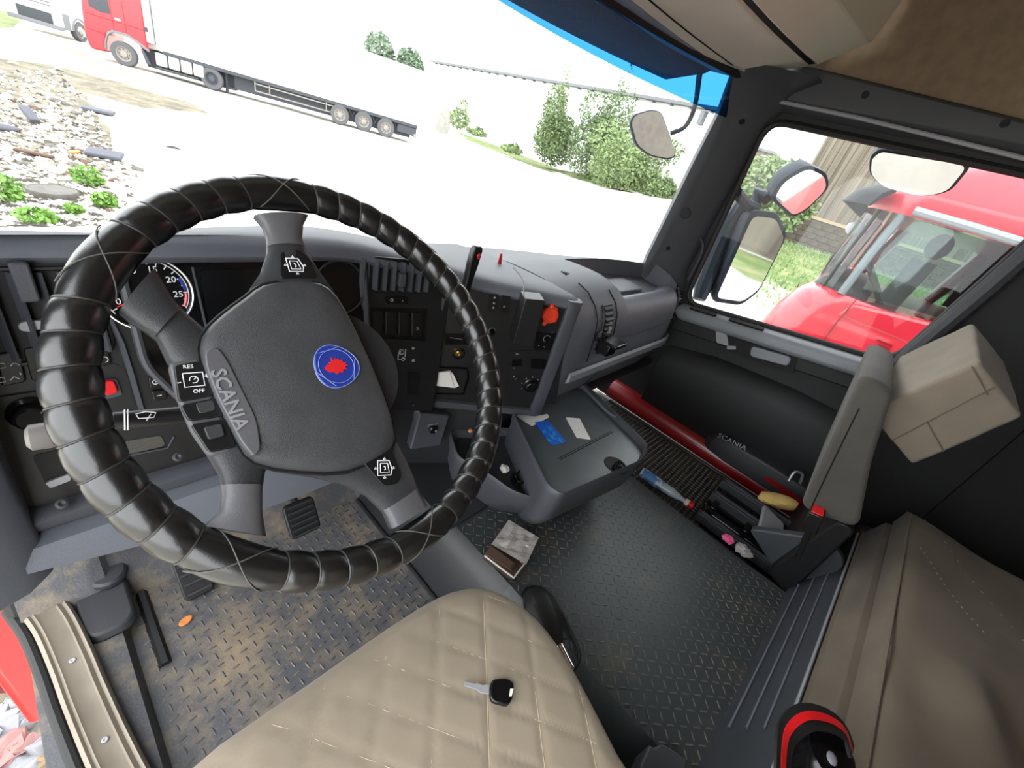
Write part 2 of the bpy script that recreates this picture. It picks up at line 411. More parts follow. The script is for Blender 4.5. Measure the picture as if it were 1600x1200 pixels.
# band under the ledge with recess and silver latch handle
g = G(); g.prism(Fr((1.0, 0, 0), (0, -1, 0), (0, 0, 1)), [(-.52, .58), (.20, .69), (.20, .755), (-.53, .655)], -.03, .012); g.build('upper_trim', 'door_dark', door, bevel=.004)
FH = Fr((.985, 0, 0), (0, -1, 0), (0, 0, 1))
g = G(); g.prism(FH, rpoly(FH.uvs([(1128, 523), (1245, 556), (1240, 585), (1138, 548)]), .012), 0, .006); g.build('handle_recess', 'hole_black', door)
g = G(); g.prism(FH, rpoly(FH.uvs([(1119, 514), (1136, 519), (1140, 541), (1120, 535)], .01), .008), .004, .02); lab(g.build('latch_handle', 'silver_plastic', door, bevel=.003), 'silver latch handle')
g = G(); g.prism(FH, rpoly(FH.uvs([(1136, 540), (1150, 541), (1150, 546), (1136, 546)], .01), .002), .004, .012); g.build('latch_foot', 'silver_plastic', door)
g = G(); g.prism(FH, rpoly(FH.uvs([(1175, 540), (1238, 558), (1232, 572), (1172, 556)], .01), .015), .004, .02); g.build('grip', 'door_grey', door, bevel=.003)
# armrest contour, lower map pocket with lettering, red lower edge
g = G(); g.rings([[V((1.03, y, z0)), V((1.0, y, z0-.02)), V((.975, y, z0-.09)), V((.985, y, .34)), V((1.01, y, .20)), V((1.04, y, .17))] for y, z0 in ((.50, .50), (.3, .55), (0, .58), (-.25, .58))]); g.build('lower_panel', 'door_dark', door, smooth=60)
pk = G(); rs = []
for y, zt, x in ((.16, .235, 1.0), (.13, .262, .965), (.05, .285, .945), (-.1, .29, .945), (-.25, .28, .955)):
    rs.append([V((1.02, y, zt+.01)), V((x+.005, y, zt)), V((x, y, zt-.012)), V((x+.005, y, .19)), V((1.02, y, .165))])
pk.rings(rs); pocket = pk.build('map_pocket', 'dash_dark', door, smooth=40, bevel=.004)
a = at(1130, 683, 'x', .942); b = at(1158, 697, 'x', .942)
text(Fr(a.lerp(b, .5), b-a, n=(-1, 0, .05)), 'SCANIA', .03, 'grey_print', pocket, h=.003, sx=1.1)
g = G(); g.rings([[V((x, y, z)) for x, z in ((1.06, .215), (1.02, .21), (.99, .19), (.975, .155), (.985, .125), (1.06, .10))] for y in (.66, .56, .3, 0, -.3)]); lab(g.build('red_lower_edge', 'red_dark', door, smooth=60), 'red painted lower door edge')
g = G(); g.tube([(.962, y, .125) for y in (.62, .3, 0, -.3)], .008, 8); g.build('bottom_seal', 'rubber', door)
# red reflector tape at the pocket's rear
g = G(); g.prism(Fr((.952, 0, 0), (0, -1, 0), (0, 0, 1)), [(.1, .225), (.25, .205), (.25, .235), (.1, .245)], 0, .004); g.build('red_strip', 'red_dark', door)

# ---- right wall behind and above the door
g = G(); g.box((1.08, -.80, .9), (.06, .52, 1.7)); struct(g.build('wall_right', 'door_dark'))
# ---- A pillars: dark lofted posts with screw holes and a round cap
def pillar(name, s):
    p = bpy.data.objects.new(name, None); COL.objects.link(p); struct(p); p.location = (s*.98, .7, .78)
    rs = []
    for z, y0, y1, xo, xi in ((.74, .725, .55, 1.06, .925), (.82, .735, .58, 1.06, .935), (1.0, .728, .575, 1.06, .94), (1.2, .718, .565, 1.06, .94), (1.36, .705, .56, 1.06, .935), (1.46, .70, .50, 1.06, .90), (1.50, .69, .44, 1.06, .86)):
        rs.append([V((s*x, y, z)) for x, y in ((xi, y0), (xi+.015, y0-.03), (xi+.035, (y0+y1)/2+.02), (xi+.06, y1+.02), (xo-.03, y1), (xo, y1), (xo, y0+.02), (xi+.02, y0+.02))])
    g = G(); g.rings(rs); g.build('pillar_cover', 'pillar_dark', p, smooth=60)
    if s > 0:
        g = G(); g.tube([(1.022, .612, .74), (1.022, .60, .95), (1.022, .592, 1.2), (1.022, .585, 1.40)], .006, 6); g.build('pillar_seal', 'rubber', p)
        for (px, py, xx, r, m_, nm, hh) in ((1160, 190, .965, .008, 'hole_black', 'screw_hole', .002), (1044, 388, .965, .0085, 'hole_black', 'screw_hole', .002), (1071, 333, .968, .021, 'pillar_dark', 'cap', .006)):
            q = at(px, py, 'x', xx); nn = V((-.75, -.62, .0)).normalized(); g = G()
            g.lathe(Fr(q, nn.cross(V((0, 0, 1))), n=nn), [(r, -.012), (r, hh*.6), (r*.85, hh), (0, hh)], 20); g.build(nm, m_, p)
    return p
pillar('trim_1', 1)
# pull strap / cable clipped to the pillar
g = G(); g.tube(smooth_path([at(1082, 368, 'x', 1.0), at(1093, 372, 'x', 1.0), at(1098, 384, 'x', 1.0), at(1092, 405, 'x', 1.0), at(1075, 438, 'x', 1.0)], 6), .005, 8)
tag(g.build('pillar_cable', 'pillar_dark'), 'short dark cable loop clipped beside the passenger window', 'cable')

# ---- windscreen with blue sun band
def wsy(x, z): return .985-.30*x*x*(1 if abs(x) < 1.2 else 1)-.06*(z-.76)
ws = bpy.data.objects.new('window_1', None); COL.objects.link(ws); ws.location = (0, .97, .76); struct(ws)
lab(ws, 'large windscreen with a dark blue sun band along its top')
def wgrid(z0, z1, off=0): return lambda u, v: V((-.97+1.94*u, wsy(-.97+1.94*u, z0+(z1-z0)*v)+off, z0+(z1-z0)*v))
g = G(); g.grid(wgrid(.70, 1.352), 40, 8); g.build('pane', 'window_glass', ws)
g = G(); g.grid(wgrid(1.352, 1.52), 40, 4); lab(g.build('sun_band', 'tint_glass', ws), 'dark blue tinted top band of the windscreen')
g = G(); g.tube([(x, wsy(x, 1.47)-.008, 1.47) for x in np.linspace(-.97, .95, 30)], .012, 8); g.build('top_seal', 'rubber', ws)
g = G(); g.tube([(x, wsy(x, 1.47)-.03, 1.482) for x in np.linspace(-.97, .95, 30)], .006, 8); g.build('bright_seal', 'silver_plastic', ws)
# dusty outside sun visor seen through the band
g = G(); g.rings([[V((x, wsy(x, 1.5)+dy, z)) for dy, z in ((.05, 1.51), (.12, 1.46), (.26, 1.422), (.27, 1.436), (.13, 1.485), (.06, 1.54))] for x in np.linspace(-.9, .92, 24)])
tag(g.build('outer_sun_visor', 'dash_mid'), 'dusty outside sun visor above the windscreen behind the blue band', 'sun visor')

# ---- overhead: cream front shelf, headliner, ceiling
sh = bpy.data.objects.new('trim_2', None); COL.objects.link(sh); sh.location = (0, .6, 1.5); struct(sh)
lab(sh, 'cream overhead shelf above the windscreen')
def shelf(y0, z0, y1, z1, name, m_, x1=.95, th=.02):
    g = G(); rs = []
    for x in np.linspace(-1.0, x1, 24):
        k = max(0, (x-.55)/.4)**2*.14*0
        dy = -.26*x*x*.55
        rs.append([V((x, y0+dy, z0)), V((x, y1+dy, z1)), V((x, y1+dy, z1+th)), V((x, y0+dy, z0+th))])
    g.rings(rs); return g.build(name, m_, sh, smooth=40, bevel=.006)
shelf(.965, 1.475, .84, 1.468, 'front_rail', 'door_grey')
shelf(.838, 1.468, .63, 1.525, 'shelf_panel', 'cream_panel')
shelf(.634, 1.528, .604, 1.536, 'shelf_gap', 'hole_black', th=.05)
shelf(.61, 1.530, .50, 1.60, 'locker_edge', 'cream_panel')
shelf(.50, 1.60, .44, 1.95, 'locker_door', 'cream_panel')
g = G(); FSP = [(.805, 1.4765), (.80, 1.478)]
g.rings([[V((x, .80-.143*x*x, 1.4775)), V((x, .794-.143*x*x, 1.479)), V((x, .797-.143*x*x, 1.4765))] for x in np.linspace(-1, .9, 24)]); g.build('shelf_seam', 'hole_black', sh)
# corner fillet and side headliner on the right
g = G(); rs = []
for t in range(9):
    a = math.pi/2*t/8; x = .88+.15*math.sin(a); y_off = .14*(1-math.cos(a))
    rs.append([V((x+.01, .62-y_off*1.4-.03, 1.53)), V((x+.015, .50-y_off*1.2, 1.60)), V((x, .42-y_off, 1.72)), V((x, .40-y_off, 1.96))])
g.rings(rs, closed=False); g.build('corner_panel', 'cream_panel', sh, smooth=60, solid=.01)
hl = G(); hl.rings([[V((1.045, y, 1.455+.02*(y-.4)/1.0)), V((1.02, y, 1.53+.045*(y-.0)*.6)), V((1.0, y, 1.695)), V((.93, y, 1.80)), V((.80, y, 1.95))] for y in (.56, .4, .1, -.3, -1.1)], closed=False)
o = hl.build('wall_right_upper', 'headliner', smooth=30, solid=.02); struct(o); lab(o, 'brown fabric headliner above the passenger window')
g = G(); g.tube([(1.0, y, 1.695) for y in (.45, .1, -.4)], .004, 6); g.build('headliner_seam', 'hole_black', o)
g = G(); q = at(1403, 92, 'x', 1.0); g.sphere(q, .007, 8, 6, (.4, 1, 1)); g.build('headliner_hole', 'hole_black', o)
g = G(); rs = []
for y in (.66, .5, .3, 0, -.4):
    zt = 1.535-.085*(.47-y)*.95
    rs.append([V((1.05, y, 1.40)), V((1.0, y, 1.425)), V((.985, y, 1.44)), V((.985, y, zt-.008)), V((1.0, y, zt)), V((1.06, y, zt))])
g.rings(rs); rail = g.build('trim_3', 'pillar_dark', smooth=50, bevel=.004); struct(rail); lab(rail, 'dark roof rail above the passenger window')
for px, py in ((1352, 148), (1570, 193)):
    q = at(px, py, 'x', .984); g = G(); g.lathe(Fr(q, (0, 1, 0), n=(-1, 0, 0)), [(.010, -.01), (.010, .001), (.006, .0015), (0, .0005)], 18); g.build('screw_hole', 'hole_black', rail)
g = G(); g.grid(lambda u, v: V((-1.1+2.2*u, -1.15+1.75*v, 1.95+.03*math.sin(math.pi*u))), 8, 8); struct(g.build('ceiling', 'headliner', solid=.03))
g = G(); g.box((0, -1.13, .95), (2.2, .06, 2.05)); struct(g.build('wall_back', 'headliner'))
g = G(); g.box((-1.08, -.80, .95), (.06, .62, 2.05)); struct(g.build('wall_left', 'door_dark'))
g = G(); g.box((-1.07, .10, 1.72), (.06, 1.25, .46)); struct(g.build('wall_left_upper', 'headliner'))
pillar('trim_4', -1)
# ================================================================ dashboard
dash = thing('dashboard', 'dark grey wrap-around truck dashboard with vents, switches and angled centre stack', 'dashboard', (-.1, .75, .45))
FA = Fr((-.6, .745, .845), (1, 0, 0), (0, .252, .968))
FB = Fr((-.385, .735, .83), (.181, -.045, 0), (0, .10, .99))
FC = Fr((-.204, .690, .80), (.274, -.19, 0), (0, 0, 1))
def plate(fr, pts, d0, d1, name, m_, parent, r=0, bevel=.0, px=True, inset=0, h=0):
    q = fr.uvs(pts, h) if px else pts
    if r: q = rpoly(q, r)
    g = G(); g.prism(fr, q, d0, d1, inset); return g.build(name, m_, parent, bevel=bevel, smooth=30)
# top pad, its front lip follows the panels
def lip(x):
    P = [(-1.02, .735), (-.40, .732), (-.204, .686), (.07, .496), (.11, .50)]
    for (a, b), (c, d) in zip(P, P[1:]):
        if x <= c: return b+(d-b)*(x-a)/(c-a)
    return P[-1][1]
def topz(x): 
    t = min(1, max(0, (x+.5)/.45)); t = t*t*(3-2*t); return .856-.050*t
g = G(); rs = []
for x in list(np.linspace(-1.02, -.42, 12))+[-.40, -.37, -.33, -.29, -.25, -.225, -.204, -.18, -.15, -.10, -.05, 0, .04, .07, .09]:
    y = lip(x); z = topz(x); yb = wsy(x, .78)+.02; d = yb-y
    rs.append([V((x, yb, z-.08)), V((x, yb-.01, z-.035)), V((x, y+d*.66, z-.012)), V((x, y+d*.4, z-.004)), V((x, y+d*.2, z)), V((x, y+.03, z-.001)), V((x, y+.010, z-.006)), V((x, y, z-.014)), V((x, y-.004, z-.022)), V((x, y+.002, z-.031)), V((x, y+.03, z-.036))])
g.rings(rs, closed=False); g.build('top_pad', 'dash_grey', dash, smooth=50)
# driver's panel
ip = G(); ip.fbox(FA, -.1085, -.1835, .637, .343, -.03, 0); ip = ip.build('instrument_panel', 'panel_black', dash, bevel=.003)
# instrument cluster: recess frame, dials, display
clu = plate(FA, [(-.145+.0, -.02), (.215, -.02), (.215, -.205), (.10, -.24), (-.11, -.24), (-.145, -.17)], -.001, .0012, 'cluster', 'screen_black', dash, r=.02, px=False)
cpts = [(-.147, -.018), (.217, -.018), (.217, -.21), (.10, -.245), (-.11, -.245), (-.147, -.172)]
g = G(); g.tube([FA.p(a, b, .004) for a, b in rpoly(cpts, .02)], .006, 8, loop=True); g.build('cluster_frame', 'dash_mid', clu)
def circ(p):
    (ax, ay), (bx, by), (cx, cy) = p; d = 2*(ax*(by-cy)+bx*(cy-ay)+cx*(ay-by))
    ux = ((ax*ax+ay*ay)*(by-cy)+(bx*bx+by*by)*(cy-ay)+(cx*cx+cy*cy)*(ay-by))/d; uy = ((ax*ax+ay*ay)*(cx-bx)+(bx*bx+by*by)*(ax-cx)+(cx*cx+cy*cy)*(bx-ax))/d
    return ux, uy, math.hypot(ax-ux, ay-uy)
cu_, cv_, cr_ = circ(FA.uvs([(240, 402), (302, 462), (292, 492)], .004)); cr_ = min(cr_, .062)
def dial(a, b, r, name, nums, label, dim=False):
    d = G(); d.lathe(FA.sub(a, b, .0012), [(r, 0), (r, .001), (0, .001)], 40); d = d.build(name, 'gloss_black', clu); lab(d, label)
    g = G(); g.tube([FA.p(a+r*math.cos(t), b+r*math.sin(t), .004) for t in np.linspace(0, 2*math.pi, 48, endpoint=False)], .0022, 8, loop=True); g.build('dial_ring', 'dash_dark' if dim else 'chrome', d)
    if dim: return d
    g = G(); g.tube([FA.p(a+r*.9*math.cos(t), b+r*.9*math.sin(t), .003) for t in np.linspace(-.55, 3.7, 48)], .0007, 6); g.build('scale_line', 'white_print', d)
    for (t0, t1, m_) in ((-.5, -.05, 'emblem_red'), (.05, .5, 'emblem_blue')):
        g = G(); g.tube([FA.p(a+r*.84*math.cos(t), b+r*.84*math.sin(t), .003) for t in np.linspace(t0, t1, 10)], .0022, 6); g.build('scale_arc', m_, d)
    for t in np.linspace(-.5, 3.6, 18):
        g = G(); g.tube([FA.p(a+r*q*math.cos(t), b+r*q*math.sin(t), .0032) for q in (.78, .88)], .0007, 5); g.build('tick', 'white_print', d)
    for s, t in nums: text(FA.sub(a+r*.66*math.cos(t), b+r*.66*math.sin(t), .002), s, .0125, 'white_print', d, 'numeral', h=.001)
    g = G(); g.tube([FA.p(a, b, .005), FA.p(a-r*.7, b-r*.3, .005)], [.002, .0008], 6); g.build('needle', 'emblem_red', d)
    return d
dial(cu_, cv_, cr_, 'rev_counter', [('25', -.1), ('20', .55), ('15', 1.25), ('10', 1.95), ('5', 2.7), ('0', 3.4)], 'round rev counter with chrome ring, blue and red arcs and white numerals')
dial(.165, cv_-.008, cr_*.96, 'speedometer', [('80', .9), ('60', 1.6), ('40', 2.3), ('20', 3.0)], 'round dim speedometer right of the dark display', True)
plate(FA, [(cu_+cr_+.014, -.035), (.165-cr_-.012, -.035), (.165-cr_-.012, -.14), (cu_+cr_+.014, -.14)], .001, .003, 'display', 'gloss_black', clu, r=.006, px=False)
g = G(); g.tube([FA.p(cu_+cr_+.006, -.03, .003), FA.p(cu_+cr_+.01, -.2, .003)], .0018, 6); g.build('divider', 'dash_mid', clu)
# left air vent with slats and adjuster
def vent(fr, a0, b0, a1, b1, n, parent, name, knob=None, slant=0, m_='dash_mid', depth=.014):
    v = plate(fr, rrect(a1-a0, b1-b0, min(.015, (b1-b0)*.2), cx=(a0+a1)/2, cy=(b0+b1)/2), .0005, .0025, name, 'hole_black', parent, px=False)
    g = G(); g.tube([fr.p(a, b, .003) for a, b in rrect(a1-a0, b1-b0, min(.015, (b1-b0)*.2), cx=(a0+a1)/2, cy=(b0+b1)/2)], .003, 6, loop=True); g.build('vent_rim', 'panel_black', v)
    for i in range(n):
        a = a0+(a1-a0)*(i+.5)/n; g = G()
        R = Matrix.Rotation(math.radians(28), 3, fr.v)
        ax = R @ fr.n; sd = R @ fr.u; vs = []
        for bb in (b0+.004, b1-.004):
            c = fr.p(a+slant*(bb-b0), bb, .002)
            vs += [c-sd*.0013, c+sd*.0013, c+sd*.0013+ax*depth, c-sd*.0013+ax*depth]
        g.add(vs, [(0, 1, 2, 3), (4, 7, 6, 5), (0, 4, 5, 1), (1, 5, 6, 2), (2, 6, 7, 3), (3, 7, 4, 0)]); g.build('slat', m_, v, smooth=0)
    if knob:
        g = G(); g.prism(fr, rrect(knob[2], knob[3], .004, cx=knob[0], cy=knob[1]), .004, .022, .08); g.build('vent_adjuster', 'dash_mid', v, bevel=.002)
    return v
a0, b0 = FA.uv(8, 400, .004); k = FA.uv(38, 440, .01)
vent(FA, -.345, -.145, -.175, -.028, 8, dash, 'vent_driver', (k[0], k[1], .018, .05))
# silver slider under the vent
q = FA.uvs([(28, 505), (46, 500), (70, 500), (70, 512), (46, 518), (30, 516)], .006); g = G(); g.prism(FA, rpoly(q, .004), 0, .01); lab(g.build('vent_slider', 'silver_plastic', dash, bevel=.001), 'small silver slider')
def switch(fr, pts, h, name='switch', m_='switch_black', r=.004, mark=None, parent=None, sub=None):
    q = rpoly(fr.uvs(pts, h), r); g = G(); g.prism(fr, q, 0, h, .06); o = g.build(name, m_, parent or dash, bevel=.0012)
    cx = sum(p[0] for p in q)/len(q); cy = sum(p[1] for p in q)/len(q)
    for (dx, dy, s, sz) in (mark or []): text(fr.sub(cx+dx, cy+dy, h), s, sz, 'white_print', o, 'symbol')
    return o
def icon(fr, a, b, h, parts, parent, name='symbol', m_='white_print', r=.0005):
    g = G()
    for p in parts: g.tube([fr.p(a+x, b+y, h) for x, y in p], r, 5)
    return g.build(name, m_, parent)
sw = switch(FA, [(-5, 552), (30, 548), (42, 598), (2, 606)], .006)
for dy in (.012, -.014): icon(FA, *FA.uv(15, 570 if dy > 0 else 592, .007), .0068, [[(-.012, .003), (-.004, .003), (-.004, -.003), (-.012, -.003), (-.012, .003)], [(0, -.002), (.004, .002), (.008, -.002)], [(.010, .003), (.010, .006)]], sw, m_='white_print')
switch(FA, [(35, 545), (62, 540), (75, 592), (50, 598)], .006, mark=None)
icon(FA, *FA.uv(58, 580, .007), .0068, [[(0, 0), (.006, 0)]], dash)
sw = switch(FA, [(150, 543), (168, 542), (175, 570), (158, 574)], .006)
icon(FA, *FA.uv(163, 562, .007), .0068, [[(.004*math.cos(t), .004*math.sin(t)) for t in np.linspace(-1.5, 1.5, 8)]], sw)
rs_ = switch(FA, [(157, 597), (178, 594), (186, 614), (166, 620)], .010, 'hazard_switch', 'red_plastic', .004); lab(rs_, 'bright red switch')
plate(FA, [(152, 594), (181, 590), (191, 616), (163, 623)], 0, .004, 'hazard_bezel', 'dash_mid', dash, r=.005)
plate(FA, [(120, 545), (195, 575), (214, 640), (140, 640)], 0, .0008, 'switch_field', 'panel_black', dash, r=.003)
s1 = switch(FA, [(231, 589), (256, 588), (258, 605), (234, 607)], .006); icon(FA, *FA.uv(243, 597, .007), .0068, [[(.0035*math.cos(t), .0035*math.sin(t)) for t in np.linspace(0, 6.3, 14)], [(0, .003), (0, 0), (.002, 0)]], s1)
s1 = switch(FA, [(236, 611), (260, 609), (263, 624), (240, 627)], .006); icon(FA, *FA.uv(249, 618, .007), .0068, [[(-.003, 0), (.003, 0)]], s1)
# panel seams, light ridge left of the cluster
g = G(); p = [FA.uv(*q, .002) for q in ((172, 498), (190, 535), (203, 575), (222, 640))]; g.tube([FA.p(a, b, .002) for a, b in p], .004, 6); g.build('panel_ridge', 'dash_mid', dash)
for pp in (((0, 620), (62, 610), (150, 585)), ((0, 533), (55, 525)), ((0, 515), (60, 508)), ((210, 640), (160, 650), (130, 665))):
    g = G(); g.tube([FA.p(*FA.uv(*q, .001), .001) for q in pp], .0012, 5); g.build('panel_seam', 'hole_black', dash)
# light switch knob and its scale
ka, kb = FA.uv(47, 652, .02); g = G(); g.lathe(FA.sub(ka, kb), [(.021, 0), (.021, .006), (.016, .009), (.015, .028), (.012, .031), (0, .031)], 24); lk = g.build('light_knob', 'gloss_black', dash)
for px, py, s in ((29, 642, 'O'), (55, 630, 'P')): text(FA.sub(*FA.uv(px, py, .001)), s, .011, 'white_print', lk, 'symbol', h=.001)
# small pockets low on the panel
plate(FA, [(50, 712), (100, 700), (112, 735), (72, 757)], -.002, .0012, 'panel_pocket', 'hole_black', dash, r=.006)
plate(FA, [(70, 752), (108, 738), (110, 748), (78, 760)], 0, .006, 'pocket_lip', 'silver_plastic', dash, r=.003)
plate(FA, [(190, 690), (252, 680), (258, 696), (200, 710)], -.002, .0012, 'coin_slot', 'fabric_grey', dash, r=.006)
g = G(); g.tube([FA.p(*FA.uv(x, y, .002), .002) for x, y in ((185, 715), (262, 700), (272, 682))], .0016, 6); g.build('slot_edge', 'dash_mid', dash)
# lower rail with screws, knee panel, left end trim
g = G(); yb = .655
g.rings([[V((x, .668, .505)), V((x, .645, .507)), V((x, .632, .498)), V((x, .636, .478)), V((x, .668, .470))] for x in np.linspace(-.93, -.37, 12)]); g.build('lower_rail', 'dash_mid', dash, smooth=50)
for px, py in ((97, 787), (278, 714)):
    q = at(px, py, 'y', .633); g = G(); g.lathe(Fr(q, (1, 0, 0), n=(0, -.7, .7)), [(.007, -.004), (.007, .002), (.004, .003), (0, .001)], 16); g.build('rail_screw', 'dash_dark', dash)
g = G(); rs = []
for x in np.linspace(-.925, -.36, 14):
    t = (x+.925)/.565; drop = .06*t+.03*math.sin(math.pi*t)
    rs.append([V((x, .655, .478)), V((x, .617, .468)), V((x, .605, .45)), V((x, .598, .445-drop)), V((x, .61, .432-drop)), V((x, .97, .43-drop*.5)), V((x, .97, .47))])  # underside carried back to the firewall to shade the footwell
g.rings(rs, closed=True); g.build('knee_panel', 'dash_grey', dash, smooth=40)
g = G(); g.rings([[V((x, y0, z)) for x, y0 in ((-.985, .58), (-.93, .60), (-.905, .625), (-.905, .72), (-.985, .72))] for z in (.40, .44, .5, .62, .83)]); g.build('left_end_trim', 'dash_grey', dash, smooth=50, bevel=.006)

# ---- wing between cluster and stack
plate(FB, [(-.005, -.014), (.205, -.014), (.205, -.395), (.0, -.36)], -.03, 0, 'wing_panel', 'panel_black', dash, px=False, bevel=.003)
g = G(); g.tube([FB.p(a, b, h) for a, b, h in ((.0, .0, .004), (.0, -.15, .006), (.002, -.17, .006))], .007, 8); g.build('wing_ridge', 'dash_mid', dash)
u0, v1 = FB.uv(578, 402, .004); u1, v0 = FB.uv(667, 458, .004)
kk = FB.uv(627, 437, .012)
vent(FB, u0, v0, u1, v1, 7, dash, 'vent_centre', (kk[0], kk[1], .016, .03), m_='dash_mid')
q = FB.uvs([(603, 463), (637, 464), (637, 475), (603, 474)], .004); g = G(); g.prism(FB, rpoly(q, .003), 0, .005); vs_ = g.build('vent_slider', 'gloss_black', dash); icon(FB, *FB.uv(612, 469, .005), .0055, [[(.003*math.cos(t), .003*math.sin(t)) for t in np.linspace(0, 6.3, 12)]], vs_); icon(FB, *FB.uv(629, 470, .005), .0055, [[(-.0007, 0), (.0007, 0)]], vs_, r=.0009)
plate(FB, [(573, 480), (668, 482), (664, 533), (571, 528)], 0, .001, 'switch_frame', 'gloss_black', dash, r=.003)
for i in range(4):
    x = 582+i*20.5; o = switch(FB, [(x, 486+i*.6), (x+17, 486.5+i*.6), (x+16.5, 525+i*.7), (x, 524+i*.7)], .004)
    if i == 3: icon(FB, *FB.uv(652, 514, .004), .0046, [[(-.003, -.002), (.003, -.002), (.003, .001), (0, .001)], [(-.003, .0035), (.002, .0035)]], o)
# headlamp rotary with lamp and lorry symbols
fld = plate(FB, [(600, 537), (662, 537), (660, 572), (598, 572)], 0, .001, 'lamp_switch_field', 'panel_black', dash, r=.003)
a, b = FB.uv(628, 554, .001)
icon(FB, a, b, .0018, [[(-.009, -.012), (-.009, .002), (-.006, .014), (.008, .014), (.008, -.006)], [(-.006, .002), (-.004, .010), (.004, .010), (.004, .002), (-.006, .002)], [(-.009, -.012), (-.002, -.012)], [(.004+.004*math.cos(t), -.012+.004*math.sin(t)) for t in np.linspace(0, 6.3, 12)]], fld, 'lorry_symbol', r=.0008)
for px, py in ((610, 554), (646, 544), (646, 563)):
    icon(FB, *FB.uv(px, py, .001), .0018, [[(-.002, -.003), (-.002, .003)], [(0, -.003), (.003, -.002), (.003, .002), (0, .003), (0, -.003)], [(-.004, .002), (-.003, .002)], [(-.004, 0), (-.003, 0)], [(-.004, -.002), (-.003, -.002)]], fld)
o = plate(FB, [(637, 582), (655, 583), (653, 617), (635, 616)], 0, .003, 'blank_switch', 'switch_black', dash, r=.003)
text(FB.sub(*FB.uv(621, 590, .001)), '1', .008, 'grey_print', o, 'symbol')
for px, py in ((645, 633),):
    g = G(); g.lathe(FB.sub(*FB.uv(px, py, .002)), [(.005, 0), (.005, .002), (0, .001)], 14); g.build('panel_screw', 'dash_dark', dash)
# rotary lever cover beside the wheel hub
g = G(); pts = FB.uvs([(566, 532), (584, 538), (602, 560), (612, 588), (608, 615), (590, 620), (566, 600)], .02); g.prism(FB, rpoly(pts, .02), .0, .035, .12); g.build('column_side_cover', 'dash_dark', dash, bevel=.006)

# ---- centre stack, angled to the driver
g = G(); FT = Fr((0, 0, .43), (1, 0, 0), (0, 1, 0))
g.prism(FT, [(-.204, .690), (.07, .50), (.105, .498), (.135, .54), (.16, .75), (-.15, .80)], 0, .36); g.build('stack_body', 'dash_mid', dash, bevel=.01)
W_, H_ = .333, .352
st = plate(FC, [(.012, -.012), (W_-.022, -.012), (W_-.022, -H_+.01), (.012, -H_+.01)], 0, .003, 'stack_panel', 'panel_black', dash, px=False, r=.008)
g = G(); g.tube([FC.p(a, b, .004) for a, b in ((.004, -.005), (.004, -.12), (.003, -.25), (.002, -.35), (-.012, -.40))], .006, 8); g.build('stack_ridge', 'dash_mid', dash)
g = G(); rs = []
for b in (.0, -.01, -.1, -.2, -.3, -.352, -.362):
    e = 0 if -.355 < b < -.005 else -.008
    rs.append([FC.p(W_-.024, b, .0+e), FC.p(W_-.022, b, .010+e), FC.p(W_-.012, b, .014+e), FC.p(W_+.012, b, .010+e), FC.p(W_+.02, b, -.004), FC.p(W_+.02, b, -.03), FC.p(W_-.02, b, -.03)])
g.rings(rs); g.build('stack_bezel', 'dash_mid', dash, smooth=50)
g = G(); g.rings([[FC.p(a, -.338, .0), FC.p(a, -.342, .012), FC.p(a, -.362, .010), FC.p(a, -.366, -.02), FC.p(a, -.34, -.02)] for a in (0, .1, .2, W_)]); g.build('stack_lower_bezel', 'dash_mid', dash, smooth=50)
def cplate(pts, d0, d1, name, m_, r=.003, parent=None): return plate(FC, pts, d0, d1, name, m_, parent or dash, r=r)
cplate([(695, 520), (765, 520), (765, 537), (695, 537)], .002, .006, 'card_slot', 'gloss_black')
icon(FC, *FC.uv(713, 529, .007), .0068, [[(-.016, 0), (.016, 0)]], dash, 'slot_mark', 'grey_print', .0006)
g = G(); g.lathe(FC.sub(*FC.uv(716, 552, .004), .002), [(.0175, 0), (.0175, .003), (.013, .004), (.012, -.004), (.0, -.004)], 20); ls = g.build('lighter_socket', 'gloss_black', dash)
g = G(); g.lathe(FC.sub(*FC.uv(716, 551, .004), .004), [(.009, -.004), (.008, .006), (.004, .009), (0, .008)], 12); g.build('lighter_plug', 'brass', ls)
cplate([(678, 576), (728, 578), (722, 615), (676, 613)], .0015, .0045, 'cubby', 'hole_black', .006)
g = G(); g.tube([FC.p(*FC.uv(x, y, .006), .005) for x, y in ((676, 574), (730, 576), (732, 590), (724, 616), (674, 615))], .003, 6, loop=True); g.build('cubby_rim', 'gloss_black', dash)
for px, py in ((673, 632), (713, 632), (735, 632), (838, 637)):
    g = G(); g.lathe(FC.sub(*FC.uv(px, py, .004), .003), [(.0055, 0), (.0055, .002), (.003, .003), (0, .001)], 14); g.build('panel_screw', 'dash_dark', dash)
for pts in ([(764, 458), (778, 459), (776, 487), (762, 486)], [(783, 460), (797, 461), (795, 488), (781, 487)]):
    o = cplate(pts, .002, .007, 'switch', 'switch_black')
for px, py in ((773, 465), (772, 474), (771, 481), (788, 479)):
    icon(FC, *FC.uv(px, py, .008), .0078, [[(-.002, -.0015), (.002, -.0015), (.001, .0015), (-.001, .0015), (-.002, -.0015)]], dash, r=.0006)
for px, py, r in ((769, 518, .008), (855, 530, .009)):
    g = G(); g.lathe(FC.sub(*FC.uv(px, py, .006), .003), [(r, 0), (r, .004), (r*.75, .012), (0, .012)], 20); kb_ = g.build('knob', 'gloss_black', dash)
    g = G(); aa, bb = FC.uv(px, py, .006); g.tube([FC.p(aa+r*1.05*math.cos(t), bb+r*1.05*math.sin(t), .004) for t in np.linspace(0, 6.28, 20, endpoint=False)], .0007, 5, loop=True); g.build('knob_ring', 'silver_plastic', kb_)
